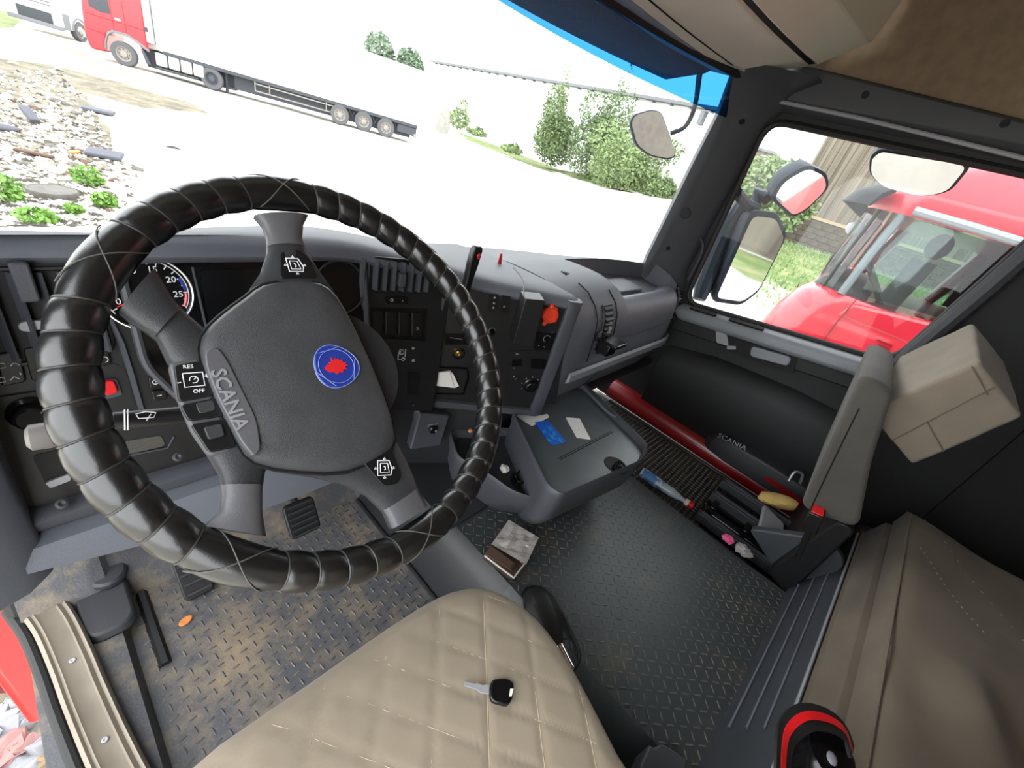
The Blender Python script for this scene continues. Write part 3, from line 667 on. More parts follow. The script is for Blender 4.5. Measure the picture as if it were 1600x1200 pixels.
cplate([(838, 518), (872, 520), (868, 546), (834, 545)], .002, .004, 'audio_field', 'gloss_black')
for px, py in ((863, 519), (842, 540), (850, 542)): icon(FC, *FC.uv(px, py, .004), .0046, [[(-.0015, 0), (.0015, 0)]], dash, r=.0006)
cplate([(795, 546), (880, 548), (868, 630), (790, 628)], .002, .005, 'climate_unit', 'panel_black', .006)
o = cplate([(829, 559), (853, 560), (850, 574), (828, 573)], .004, .008, 'climate_button', 'gloss_black')
cplate([(800, 560), (815, 560), (814, 570), (799, 570)], .004, .007, 'climate_button', 'gloss_black')
for px, py, L in ((808, 553, .004), (803, 575, .0012), (803, 588, .0012), (806, 592, .0012)): icon(FC, *FC.uv(px, py, .005), .0056, [[(-L, 0), (L, 0)]], dash, r=.0008)
aa, bb = FC.uv(829, 602, .008); g = G(); g.lathe(FC.sub(aa, bb, .004), [(.021, 0), (.021, .004), (.017, .006), (.016, .018), (.013, .020), (0, .020)], 28); ck = g.build('fan_knob', 'gloss_black', dash)
for t in np.linspace(-.6, 3.8, 7):
    g = G(); g.sphere(FC.p(aa+.026*math.cos(t), bb+.026*math.sin(t), .006), .0016, 8, 6); g.build('knob_dot', 'silver_plastic', ck)
# ---- ignition panel under the wing, footwell cover of the stack
g = G(); FI = Fr((-.235, .655, .41), (.10, -.03, 0), (0, .12, .99))
g.prism(FI, rpoly(FI.uvs([(655, 645), (702, 648), (688, 695), (640, 702)]), .006), -.03, .004); ig = g.build('ignition_panel', 'dash_mid', dash, bevel=.004)
g = G(); ia, ib = FI.uv(677, 671, .006); g.lathe(FI.sub(ia, ib, .004), [(.012, 0), (.012, .006), (.009, .008), (.006, .005), (0, .004)], 20); g.build('ignition_lock', 'gloss_black', ig)
g = G(); g.tube([FI.p(ia-.016, ib+.010, .005), FI.p(ia-.016, ib+.016, .005), FI.p(ia+.012, ib+.016, .005)], .0012, 5); g.build('lock_mark', 'silver_plastic', ig)
g = G(); g.prism(Fr((0, 0, .2), (1, 0, 0), (0, 1, 0)), [(-.36, .70), (-.22, .70), (-.05, .60), (.45, .62), (.45, .9), (-.36, .9)], 0, .235); g.build('stack_foot', 'dash_dark', dash, bevel=.01)
g = G(); q = at(735, 673, 'y', .58); g.sphere(q, .006, 10, 8); g.build('amber_lamp', 'leaf_orange', dash)

# ---- passenger side
def prow(x, cav):
    k = max(0, (x-.78)/.22); back = .075*k*k; b = wsy(x, .78)+.015; b2 = max(b, .72)
    front = [(.562, .787), (.525, .765), (.503, .73), (.492, .68), (.484, .60), (.478, .572), (.486, .545), (.500, .50), (.53, .44), (.60, .40)]
    top = [(b2, .70), (b2-.01, .765), (min(.80, b2-.03), .793)]
    if cav:
        top += [(min(.80, b2-.035), .792), (min(.785, b2-.05), .738), (.64, .730), (.60, .730), (.572, .750)]; front[:3] = [(.552, .754), (.522, .744), (.502, .722)]
    else: top += [(min(.79, b2-.04), .795), (min(.74, b2-.06), .80), (.68, .803), (.64, .803), (.60, .797)]
    return [V((x, y+back, z)) for y, z in top+front]
g = G(); xs = [(.10, 0), (.13, 0), (.25, 0), (.36, 0), (.405, 0), (.425, 1), (.5, 1), (.65, 1), (.8, 1), (.90, 1), (.935, 1), (.955, 0), (.985, 0), (1.005, 0)]
g.rings([prow(x, c) for x, c in xs], closed=True); g.build('passenger_top', 'dash_grey', dash, smooth=32)
# glovebox lid lines, trim strip, lower panel
def pf(x, y, z): k = max(0, (x-.78)/.22); return V((x, y+.075*k*k, z))
g = G(); g.rings([[pf(x, .474, .585), pf(x, .466, .578), pf(x, .466, .556), pf(x, .476, .548)] for x in np.linspace(.13, .90, 14)]); lab(g.build('trim_strip', 'door_grey', dash, smooth=40), 'light grey trim strip')
for pp in ([pf(x, .4805, .655-.0*x) for x in (.36, .5, .7, .9)], [pf(.34, .56, .79), pf(.34, .52, .762), pf(.34, .500, .73), pf(.34, .488, .68), pf(.34, .482, .62)], [pf(.22, .60, .80), pf(.22, .56, .79), pf(.22, .52, .762), pf(.22, .498, .73), pf(.22, .486, .68), pf(.22, .480, .60)], [pf(.36, .49, .53), pf(.36, .51, .475), pf(.37, .535, .43)]):
    g = G(); g.tube(pp, .0018, 5); g.build('panel_seam', 'hole_black', dash)
# two upright louvred vents on the rounded front
def pvent(x, zc, h, w, n, name):
    prof_ = [(.562, .787), (.525, .765), (.503, .73), (.492, .68), (.484, .60)]
    def yy(z):
        for (a, b), (c, d) in zip(prof_, prof_[1:]):
            if d <= z <= b: return a+(c-a)*(b-z)/(b-d)
        return prof_[0][0] if z > .78 else prof_[-1][0]
    zs = np.linspace(zc-h/2, zc+h/2, 10); g = G()
    g.rings([[pf(x-w/2, yy(z)-.001, z), pf(x-w/2, yy(z)-.004, z), pf(x+w/2, yy(z)-.004, z), pf(x+w/2, yy(z)-.001, z)] for z in zs]); v = g.build(name, 'hole_black', dash)
    for i in range(n):
        z = zc-h/2+h*(i+.5)/n; g = G(); g.box(pf(x, yy(z)-.008, z), (w*.9, .010, .0030), Matrix.Rotation(.4, 3, 'X')); g.build('slat', 'panel_black', v, smooth=0)
    g = G(); g.tube([pf(x-w/2, yy(z)-.005, z) for z in zs]+[pf(x+w/2, yy(z)-.005, z) for z in zs[::-1]], .0025, 6, loop=True); g.build('vent_rim', 'dash_mid', v)
    g = G(); g.box(pf(x, yy(zc-h/2-.016)-.004, zc-h/2-.016), (w*.7, .008, .009)); g.build('vent_slider', 'gloss_black', v, bevel=.002)
    g = G(); g.box(pf(x+w*.1, yy(zc)-.014, zc), (.008, .01, .012)); g.build('vent_adjuster', 'silver_plastic', v, bevel=.002)
pvent(.285, .70, .125, .05, 9, 'vent_passenger'); pvent(.955, .715, .085, .034, 7, 'vent_passenger')
# tray floor mat, embossed mark, small vent slot
g = G(); g.prism(Fr((.60, .665, .728), (1, 0, 0), (0, 1, .03)), rrect(.28, .10, .012), 0, .016); g.build('tray_pad', 'dash_grey', dash, bevel=.004)
g = G(); fm = Fr((.235, .665, .8035), (1, .1, 0), (0, 1, 0))
for i in range(4): g.tube([fm.p(-.016+i*.003, -.012+i*.007, .0006), fm.p(.014-i*.003, -.008+i*.007, .0006)], .0018, 5)
g.build('embossed_mark', 'dash_dark', dash)
# cup-holder bracket hanging below the strip
g = G(); q0 = at(958, 535, 'y', .45); g.box(q0, (.07, .06, .012)); g.box(q0+V((-.01, .01, -.02)), (.05, .045, .035)); g.build('folding_cup_holder', 'gloss_black', dash, bevel=.003)
g = G(); g.box(at(935, 525, 'y', .476), (.022, .008, .03)); g.build('key_lock', 'gloss_black', dash, bevel=.002)
# base trim across below the windscreen on the right
g = G(); g.box((.55, .62, .40), (.9, .18, .02)); g.build('underside', 'dash_dark', dash)
# ================================================================ steering wheel
WC = V((-.595, .412, .814)); WR, Wr = .235, .0202
FW = Fr(WC, (1, 0, 0), n=(0, -.665, .747))
wheel = thing('steering_wheel', 'large black steering wheel in a laced leather rim cover with four spokes', 'steering wheel', WC)
def wang(px, py):
    a, b = FW.uv(px, py); return math.degrees(math.atan2(b, a))
sp_ang = [wang(437, 305), wang(190, 425), wang(372, 868), wang(655, 830)]
spk = sorted(a % 360 for a in sp_ang)
core = G(); core.tube([FW.p(WR*math.cos(t), WR*math.sin(t)) for t in np.linspace(0, 2*math.pi, 96, endpoint=False)], Wr*.86, 14, loop=True)
rim = core.build('rim_core', 'rubber', wheel)
def rimpt(th, ph, r): return FW.p((WR+r*math.cos(ph))*math.cos(th), (WR+r*math.cos(ph))*math.sin(th), r*math.sin(ph))
SK = .018
def seg(t0, t1, wide=False):
    g = G(); m = 8; n = 20; rs = []
    for i in range(m+1):
        t = i/m; th = t0+(t1-t0)*t; e = min(t, 1-t)*2; r = Wr*(.89+.135*(e if e < 0 else e**.42)); rs.append([rimpt(th+SK*math.sin(k*2*math.pi/n+.6), k*2*math.pi/n, r) for k in range(n)])
    g.rings(rs, caps=False); return g.build('cover_segment', 'leather', rim, smooth=60)
def seam(t0):
    g = G(); n = 24; g.tube([rimpt(t0+SK*math.sin(k*2*math.pi/n+.6), k*2*math.pi/n, Wr*.905) for k in range(n)], .0011, 5, loop=True); return g.build('cover_seam', 'leather_seam', rim)
half = math.radians(10.5); bounds = []
for i in range(4):
    a = math.radians(spk[i]); b = math.radians(spk[(i+1) % 4]+(360 if i == 3 else 0))
    seg(a-half, a+half); seam(a-half); seam(a+half)
    k = max(1, round((b-a-2*half)/math.radians(7.3))); d = (b-a-2*half)/k
    for j in range(k):
        seg(a+half+j*d, a+half+(j+1)*d)
        if j: seam(a+half+j*d)
    # crossed lacing over the spoke joints
    for s in (-1, 1):
        g = G(); g.tube([rimpt(a+s*half*.75*(2*t-1), math.pi*(.95-t*.9), Wr*1.018) for t in np.linspace(0, 1, 12)], .0007, 5); g.build('lacing', 'stitch', rim)
# laced inner seam on the right of the rim
g = G(); n = 60
g.tube([rimpt(math.radians(-52+98*i/n), .55+.05*math.sin(i*2.1), Wr*.985) for i in range(n+1)], .0010, 5); g.build('lacing', 'stitch', rim)
# hub and spokes
def wplate(pts, d0, d1, name, m_, parent, r=.006, bevel=.003, inset=0, h=None, smooth=30):
    q = FW.uvs(pts, d1 if h is None else h); q = rpoly(q, r) if r else q
    g = G(); g.prism(FW, q, d0, d1, inset); return g.build(name, m_, parent, bevel=bevel, smooth=smooth, seg=3)
def spoke(c_left, c_right, m_, hs, name='spoke', th=.022):
    """a tapering arched bar lofted between two contour lines"""
    g = G(); rs = []; m = len(c_left)
    for i in range(m):
        h = hs[0]+(hs[1]-hs[0])*i/(m-1); L = FW.p(*FW.uv(*c_left[i], h), h); R = FW.p(*FW.uv(*c_right[i], h), h); ring = []
        for k in range(9):
            t = k/8; q = L.lerp(R, t); ring.append(q+FW.n*(.007*math.sin(math.pi*t)**.6))
        for k in range(8, -1, -1):
            t = k/8; q = L.lerp(R, t); ring.append(q-FW.n*(th*(.35+.65*math.sin(math.pi*t)**.6)))
        rs.append(ring)
    g.rings(rs); return g.build(name, m_, wheel, smooth=60)
s1 = spoke([(398, 336), (412, 352), (418, 372), (418, 395), (408, 425), (392, 448), (388, 490)], [(482, 336), (474, 352), (472, 372), (480, 395), (500, 425), (520, 452), (540, 490)], 'wheel_plastic', (.0, -.004))
spoke([(399, 337), (412, 352), (418, 370), (419, 384)], [(481, 337), (474, 352), (471, 370), (476, 384)], 'wheel_grey', (.002, .0), 'spoke_sleeve')
s2 = spoke([(186, 486), (205, 503), (225, 515), (245, 530), (262, 566), (300, 600)], [(241, 420), (258, 448), (275, 472), (292, 490), (320, 514), (350, 540)], 'wheel_plastic', (.0, -.006))
spoke([(186, 487), (205, 503), (225, 515), (243, 525)], [(242, 419), (258, 446), (272, 470), (282, 484)], 'wheel_plastic', (.002, .0), 'spoke_sleeve')
s3 = spoke([(318, 822), (345, 800), (348, 770), (342, 740), (325, 712), (310, 680)], [(416, 838), (410, 800), (410, 765), (414, 738), (425, 720), (430, 690)], 'wheel_plastic', (.0, -.006))
spoke([(318, 822), (345, 800), (348, 775), (346, 757)], [(416, 838), (410, 800), (410, 775), (411, 757)], 'wheel_grey', (.002, .0), 'spoke_sleeve')
s4 = spoke([(612, 826), (600, 800), (575, 775), (540, 757), (490, 745), (430, 736)], [(668, 790), (655, 768), (646, 745), (636, 722), (622, 695), (600, 660)], 'wheel_plastic', (.0, -.006))
spoke([(614, 826), (607, 808), (600, 797)], [(668, 790), (658, 775), (652, 762)], 'wheel_grey', (.002, .0), 'spoke_sleeve')
g = G(); g.lathe(Fr(FW.p(0, 0, -.075), FW.u, n=FW.n), [(.0, 0), (.055, 0), (.075, .03), (.085, .055), (.0, .058)], 28); g.build('hub', 'dash_dark', wheel)
pad_px = [(412, 443), (455, 437), (500, 440), (528, 462), (560, 520), (600, 612), (620, 685), (600, 710), (545, 735), (470, 735), (400, 722), (372, 690), (338, 625), (316, 565), (316, 525), (345, 492), (385, 462)]
pad_uv = FW.uvs(pad_px, .008)
cx = sum(p[0] for p in pad_uv)/len(pad_uv); cy = sum(p[1] for p in pad_uv)/len(pad_uv)
g = G(); sm = []
m = len(pad_uv)
for i in range(m):
    for t in (0, .5):
        p0, p1, p2, p3 = (V((*pad_uv[(i+k) % m], 0)) for k in (-1, 0, 1, 2))
        q = .5*((2*p1)+(p2-p0)*t+(2*p0-5*p1+4*p2-p3)*t*t+(3*p1-p0-3*p2+p3)*t**3); sm.append((q.x, q.y))
lv = [(1.0, -.02), (1.0, .002), (.985, .007), (.95, .0105), (.85, .013), (.6, .0165), (.3, .018), (.02, .0185)]
g.rings([[FW.p(cx+(a-cx)*k, cy+(b-cy)*k, h) for a, b in sm] for k, h in lv]); pad = g.build('hub_pad', 'pad_plastic', wheel, smooth=60)
# dark gap round the pad
g = G(); g.tube([FW.p(cx+(a-cx)*1.012, cy+(b-cy)*1.012, .001) for a, b in sm], .0022, 6, loop=True); g.build('pad_gap', 'hole_black', wheel)
# grey name plate on the pad's left edge, embossed letters
np_ = wplate([(320, 547), (340, 541), (356, 562), (402, 655), (408, 700), (398, 715), (378, 692), (340, 620), (322, 572)], .004, .0165, 'name_plate', 'wheel_grey', wheel, r=.012, bevel=.002)
A = FW.p(*FW.uv(343, 588, .017), .017); B = FW.p(*FW.uv(374, 660, .017), .017)
text(Fr(A.lerp(B, .5), B-A, n=FW.n), 'SCANIA', .0185, 'grey_print', np_, 'embossed_lettering', h=.0002, sx=1.0, bold=.0003)
# roundel
ea, eb = FW.uv(526, 572, .019); E0 = FW.sub(ea, eb, .0172, math.radians(-2)); er = .0262
g = G(); g.rings([[E0.p(k*(er*(1+.05*math.cos(3*t+.5)))*math.cos(t), k*(er*(1+.05*math.cos(3*t+.5)))*math.sin(t), h) for t in np.linspace(0, 2*math.pi, 48, endpoint=False)] for k, h in ((1, 0), (1, .001), (.96, .0018), (.01, .0022))]); em = g.build('roundel', 'emblem_blue', wheel)
g = G(); g.tube([E0.p(er*(1.01+.05*math.cos(3*t+.5))*math.cos(t), er*(1.01+.05*math.cos(3*t+.5))*math.sin(t), .0012) for t in np.linspace(0, 2*math.pi, 48, endpoint=False)], .0006, 5, loop=True); g.build('roundel_rim', 'emblem_line', em)
for k in range(3):
    g = G(); t0 = math.radians(100+120*k); g.tube([E0.p(er*.95*math.cos(t0+d)*1, er*.95*math.sin(t0+d)*(1), .0024) for d in (-.55, 0, .55)][::2]+[], .0005, 5); g.build('roundel_line', 'emblem_line', em)
g = G(); g.tube([E0.p(er*.80*math.cos(t), er*.80*math.sin(t), .0024) for t in np.linspace(0, 2*math.pi, 36, endpoint=False)], .0004, 5, loop=True); g.build('roundel_line', 'emblem_line', em)
gp = [(-.62, -.02), (-.45, .14), (-.30, .16), (-.34, .26), (-.2, .22), (-.18, .42), (-.12, .48), (-.1, .27), (.02, .42), (.06, .30), (.16, .38), (.2, .24), (.32, .28), (.34, .14), (.52, .1), (.42, .02), (.55, -.06), (.38, -.10), (.44, -.24), (.26, -.22), (.2, -.38), (.04, -.34), (-.1, -.42), (-.2, -.30), (-.42, -.26)]
g = G(); g.prism(E0, [(a*er*.92, b*er*.92) for a, b in gp], .0018, .0030); lab(g.build('roundel_device', 'emblem_red', em), 'red crowned head device on blue')
# control block on the left spoke
blk = wplate([(262, 567), (318, 557), (335, 590), (352, 640), (374, 702), (328, 714), (300, 675), (276, 620)], -.012, .001, 'control_block', 'wheel_grey', wheel, r=.006, bevel=.003)
for pts, nm in (([(271, 571), (314, 563), (337, 617), (279, 628)], 'control_button'), ([(281, 633), (339, 621), (350, 650), (294, 658)], 'control_button'), ([(297, 663), (352, 654), (370, 698), (326, 707)], 'control_button')):
    o = wplate(pts, 0, .0045, nm, 'switch_black', wheel, r=.004, bevel=.0012)
def wicon(px, py, h, parts, parent, name='symbol', r=.0005, rot=0, sc=1):
    f = FW.sub(*FW.uv(px, py, h), h, rot); g = G()
    for p in parts: g.tube([f.p(x*sc, y*sc, 0) for x, y in p], r, 5)
    return g.build(name, 'white_print', parent)
sq = [[(-.008, .007), (.008, .007), (.008, -.007), (-.008, -.007), (-.008, .007)]]
rt_ = -.12
wicon(303, 593, .005, sq, blk, r=.0006, rot=rt_); wicon(303, 593, .005, [[(.0035*math.cos(t), .0035*math.sin(t)) for t in np.linspace(-2, 3.4, 12)], [(0, 0), (.0025, .0025)]], blk, rot=rt_)
wicon(323, 587, .005, [[(-.002, 0), (.002, 0)], [(0, -.002), (0, .002)]], blk); wicon(280, 598, .005, [[(-.0015, 0), (.0015, 0)]], blk)
for px, py, s in ((294, 573, 'RES'), (311, 611, 'OFF')): text(FW.sub(*FW.uv(px, py, .005), .005, rt_), s, .0055, 'white_print', blk, 'symbol', h=.0001)
o = wplate([(318, 667), (346, 661), (352, 681), (326, 687)], .004, .008, 'control_rocker', 'wheel_plastic', wheel, r=.003, bevel=.001)
o = wplate([(305, 630), (333, 624), (338, 640), (312, 647)], .004, .0055, 'control_rocker', 'wheel_plastic', wheel, r=.003, bevel=.001)
# four-way pads on the top and lower right spokes
def cluster4(px, py, out, rot, s):
    p = wplate(out, -.002, .0045, 'control_pad', 'switch_black', wheel, r=.006, bevel=.001)
    wicon(px, py, .0048, [[(-.009, .009), (.006, .009), (.010, -.002), (.008, -.009), (-.009, -.009), (-.009, .009)]], p, r=.0008, rot=rot, sc=s)
    wicon(px, py, .0055, [[(-.0055, .0055), (.004, .0055), (.006, -.0055), (-.0055, -.0055), (-.0055, .0055)]], p, r=.0006, rot=rot, sc=s)
    wicon(px, py, .0055, [[(-.001, .002), (.001, .001), (.001, -.002), (-.0005, -.0025)]], p, r=.0007, rot=rot, sc=s)
    for dx, dy in ((0, .0115), (0, -.0115), (-.0115, 0), (.012, 0)):
        wicon(px, py, .0055, [[(dx-.0015, dy-.001), (dx, dy+.0012), (dx+.0015, dy-.001), (dx-.0015, dy-.001)]], p, r=.0006, rot=rot, sc=s)
    return p
cluster4(461, 414, [(438, 392), (468, 389), (486, 405), (497, 434), (438, 436)], -.05, .95)
cluster4(601, 731, [(566, 721), (612, 698), (628, 742), (622, 757), (600, 760)], -.35, 1.0)
# steering column and stalk
colm = thing('stalk_unit', 'dark steering column shroud with wiper stalk behind the wheel', 'steering column', (-.595, .6, .6))
g = G(); c0 = FW.p(0, 0, -.06); c1 = c0-FW.n*.30
g.tube([c0, c0-FW.n*.05, c0-FW.n*.12, c1], [.055, .075, .08, .08], 20); g.build('shroud', 'dash_dark', colm, smooth=60)
hS = -.085; P_ = lambda x, y, h=hS: FW.p(*FW.uv(x, y, h), h)
g = G(); g.tube([P_(330, 645), P_(280, 650), P_(215, 655), P_(178, 658)], [.012, .0115, .0105, .010], 14); stk = g.build('wiper_stalk', 'switch_black', colm)
g = G(); g.tube([P_(182, 658), P_(150, 664), P_(110, 672), P_(75, 680), P_(48, 684), P_(40, 685)], [.0095, .0095, .0115, .013, .0125, .008], 14); g.build('stalk_end', 'stalk_silver', stk)
for k in (.0, .06): 
    q = P_(195, 656).lerp(P_(215, 655), k*4); d = (P_(215, 655)-P_(195, 656)).normalized(); f = Fr(q, FW.n, n=d); g = G(); g.tube([f.p(.0106*math.cos(t), .0106*math.sin(t)) for t in np.linspace(0, 2*math.pi, 20, endpoint=False)], .0007, 5, loop=True); g.build('stalk_ring', 'white_print', stk)
f = Fr(P_(228, 655), P_(240, 654)-P_(220, 655.5), n=FW.n)
g = G()
for p in ([(-.006, -.001), (-.008, .004), (.0, .006), (.008, .004), (.006, -.001), (-.006, -.001)], [(0, -.004), (.004, .003)]): g.tube([f.p(x, y, .0112) for x, y in p], .0006, 5)
g.build('symbol', 'white_print', stk)
# ================================================================ console, seats, bunk, loose things
def zp(px, py, z): return at(px, py, 'z', z)
def plan(pts, z): return [(p.x, p.y) for p in (zp(a, b, z) for a, b in pts)]
def FZ(z): return Fr((0, 0, z), (1, 0, 0), (0, 1, 0))
# ---- centre console with pull-out table and cup tray
con = thing('centre_console', 'dark grey centre console with pull-out table and cup tray', 'console', (.1, .4, .2))
top = plan([(795, 650), (905, 600), (1010, 703), (1000, 728), (872, 785), (850, 770)], .42)
tr = rpoly(top, .035, 6)
def shrink(p, k, dx=0, dy=0):
    cx = sum(q[0] for q in p)/len(p); cy = sum(q[1] for q in p)/len(p); return [(cx+(a-cx)*k+dx, cy+(b-cy)*k+dy) for a, b in p]
g = G(); rs = []
for k, z, dy in ((.72, .215, .05), (.80, .24, .04), (.90, .29, .02), (.965, .34, .005), (.985, .40, 0), (1.0, .425, 0), (1.0, .438, 0), (.985, .444, 0), (.955, .440, 0), (.945, .421, 0)):
    rs.append([V((a, b, z)) for a, b in shrink(tr, k, 0, dy)])
g.rings(rs, caps=False); g.build('table_body', 'dash_mid', con, smooth=50)
g = G(); g.prism(FZ(.40), shrink(tr, .95), 0, .022); tt = g.build('table_top', 'table_top', con, bevel=.002)
a = zp(876, 718, .4225); b = zp(958, 675, .4225); g = G(); g.tube([a, b], .0012, 5); g.tube([a+V((-.003, .006, 0)), b+V((-.003, .006, 0))], .001, 5); g.build('table_seam', 'hole_black', tt)
q = zp(962, 727, .422); g = G(); g.lathe(Fr(q, (1, 0, 0), n=(0, 0, 1)), [(.036, -.001), (.032, .002), (.022, .001), (0, .0006)], 24); lr = g.build('latch_recess', 'hole_black', tt)
g = G(); g.tube(smooth_path([zp(958, 733, .425), zp(966, 722, .432), zp(975, 730, .428)], 5), .005, 8); g.build('latch', 'gloss_black', lr)
g = G(); g.tube(smooth_path([zp(910, 603, .445), zp(945, 640, .445), zp(962, 652, .44)], 5), .004, 6); g.build('rail', 'dash_grey', con)
# cup tray
ct = plan([(700, 672), (800, 668), (890, 765), (882, 780), (860, 788), (800, 770), (760, 740), (712, 715)], .345)
ct = rpoly(ct, .03, 5); g = G(); rs = []
for k, z, dy in ((.62, .20, .06), (.82, .25, .03), (.96, .305, .0), (1.0, .335, 0), (1.0, .345, 0), (.97, .35, 0), (.93, .346, 0), (.90, .325, 0)):
    rs.append([V((a, b, z)) for a, b in shrink(ct, k, 0, dy)])
g.rings(rs, caps=False); cup = g.build('cup_tray', 'dash_mid', con, smooth=50)
g = G(); g.prism(FZ(.30), shrink(ct, .93), 0, .027); g.build('tray_floor', 'dash_dark', cup, bevel=.002)
q = zp(822, 752, .33); g = G(); g.lathe(Fr(V((q.x, q.y, .3275)), (1, 0, 0), n=(0, 0, 1)), [(.045, -.001), (.045, .002), (.04, .001), (0, .0005)], 28); g.build('cup_well', 'hole_black', cup)
# coiled cable in the tray, coins and ash
g = G(); pts = []
for i in range(70):
    t = i*.32; q = zp(815+.1*i*.3, 748, .335); pts.append(V((q.x+.028*math.cos(t)+.006*math.sin(i*.7), q.y+.018*math.sin(t), .334+.00025*i)))
g.tube(pts, .0032, 7); cb = g.build('coiled_cable', 'gloss_black'); tag(cb, 'black coiled cable lying in the console cup tray', 'cable')
g = G(); pts = [zp(783, 728, .332), zp(793, 722, .34), zp(800, 735, .335), zp(790, 742, .333)]
g = G(); g.sphere(zp(788, 732, .337), .013, 10, 7, (1, 1, .7)); g.v = [tuple(V(p)+V((random.uniform(-1, 1), random.uniform(-1, 1), random.uniform(-1, 1)))*.003) for p in g.v]; tag(g.build('crumpled_tissue', 'paper'), 'small crumpled white tissue in the cup tray beside the rim', 'tissue')
# cards and slips on the table
def flat(name, pts, z, th, m_, label, cat):
    g = G(); g.prism(FZ(z), plan(pts, z), 0, th); o = g.build(name, m_); return tag(o, label, cat)
flat('plastic_card', [(835, 660), (856, 657.5), (885, 691), (861, 696)], .4228, .001, 'card_blue', 'blue plastic card with a light blue print on the console table', 'card')
flat('plastic_card', [(884, 653.5), (905, 655), (922, 687), (901, 684)], .4228, .0035, 'paper', 'plain white card lying to the right of the blue card', 'card')
flat('paper_slip', [(803, 648), (840, 650), (855, 647), (858, 652), (831, 666)], .4228, .0006, 'paper', 'torn cream paper slip tucked behind the blue card', 'paper')
FS_ = Fr(FC.p(0, 0, .012), FC.u, FC.v)
for pts, nm, lb in (([(680, 583), (704, 580), (711, 606), (678, 602)], 'paper_slip', 'folded white papers leaning in the stack cubby'), ([(702, 580), (708, 584), (717, 603), (710, 606)], 'paper_slip', 'narrow white slip at the right end of the stack cubby')):
    g = G(); g.prism(FS_, FS_.uvs(pts), -.004, .001); tag(g.build(nm, 'paper'), lb, 'paper')
# ---- phone-like black box, orange cap, wand and red clip
g = G(); hB = .055; fp = FC.uvs([(821, 467), (852, 470), (833, 543), (801, 539)], hB); g.prism(FC, fp, .006, hB, 0)
bx_ = thing('black_device', 'matt black box-shaped device hanging in front of the centre stack', 'device', FC.p(*fp[0], .03))
g.build('case', 'panel_black', bx_, bevel=.002); g = G(); g.tube(smooth_path([FC.p(*FC.uv(818, 468, .03), .03), FC.p(*FC.uv(817, 440, .02), .02), FC.p(*FC.uv(800, 424, .0), .0)+V((0, 0, .01))], 6), .0016, 6); g.build('cord', 'silver_plastic', bx_)
oc = thing('socket_cap', 'bright orange round cap with finger tabs right of the black device', 'cap', FC.p(*FC.uv(860, 493, .014), .01))
f = FC.sub(*FC.uv(860, 493, .014), .004)
g = G(); g.lathe(f, [(.020, 0), (.021, .003), (.021, .012), (.019, .015), (.014, .0155), (.013, .013), (0, .013)], 28); g.build('disc', 'orange_plastic', oc)
for ang, L in ((-105, .031), (95, .028), (-35, .024), (60, .024)):
    t = math.radians(ang); d = f.u*math.cos(t)+f.v*math.sin(t); g = G(); g.tube([f.p(0, 0, .006)+d*.017, f.p(0, 0, .006)+d*L], [.008, .005], 8); g.build('tab', 'orange_plastic', oc)
wd = thing('black_wand', 'black upright handle with red tip light standing on the dash edge', 'handle', (-.19, .64, .79))
g = G(); a = at(727, 452, 'y', .63); b = at(746, 384, 'y', .63); d = b-a
g.rings([[a+d*t+V((sx*w_, sy*.008, 0)) for sx, sy in ((-1, -1), (1, -1), (1, 1), (-1, 1))] for t, w_ in ((-.1, .009), (.3, .0095), (.6, .0125), (.9, .013), (1, .009))]); g.build('grip', 'switch_black', wd, bevel=.003)
g = G(); q = a+d*.80+V((.004, -.009, 0)); g.sphere(q, .006, 10, 8, (1, .5, 1)); g.build('red_light', 'red_plastic', wd)
g = G(); q = at(780, 414, 'y', .76); f = Fr(q, (1, 0, 0), n=(0, -1, .1)); g.prism(f, [(-.008, -.004), (.008, -.004), (.0045, .022), (.003, .032), (-.003, .032), (-.0045, .022)], -.002, .002)
tag(g.build('red_clip', 'red_plastic', bevel=.001), 'tiny red tag standing upright on the dash top', 'clip')

# ---- driver's seat
seat = thing('driver_seat', 'driver seat with beige quilted cover, front of cushion in view', 'seat', (-.61, -.05, 0))
out = [(-.845, .262), (-.70, .262), (-.52, .255), (-.43, .232), (-.385, .185), (-.366, .11), (-.375, .03), (-.40, -.05), (-.425, -.13), (-.44, -.30), (-.80, -.30), (-.875, -.28), (-.885, 0), (-.88, .20)]
sm = []
m = len(out)
for i in range(m):
    for t in (0, .33, .66):
        p0, p1, p2, p3 = (V((*out[(i+k) % m], 0)) for k in (-1, 0, 1, 2)); q = .5*((2*p1)+(p2-p0)*t+(2*p0-5*p1+4*p2-p3)*t*t+(3*p1-p0-3*p2+p3)*t**3); sm.append((q.x, q.y))
scx, scy = -.63, -.03
U1 = zp(560, 1197, .425)-zp(427, 1145, .425); U2 = zp(600, 1183, .425)-zp(616, 1060, .425)
U1 = V((U1.x, U1.y)).normalized(); U2 = V((U2.x, U2.y)).normalized(); N1 = V((-U1.y, U1.x)); N2 = V((-U2.y, U2.x))
def quilt(x, y):
    a = (N1.x*x+N1.y*y)/.052; b = (N2.x*x+N2.y*y)/.075
    return min(abs(math.sin(math.pi*a)), abs(math.sin(math.pi*b)))
def top_z(k, x, y):
    base = [(1.0, .395), (.97, .412), (.93, .4215), (.85, .428), (.6, .431), (.3, .431), (0, .43)]
    for (a, b), (c, d) in zip(base, base[1:]):
        if c <= k <= a: z = b+(d-b)*(a-k)/(a-c); break
    return z+.0028*min(1, quilt(x, y)*2.2)**.6*min(1, (1-k)/.12)
def cush(k): return [(scx+(a-scx)*k, scy+(b-scy)*k) for a, b in sm]
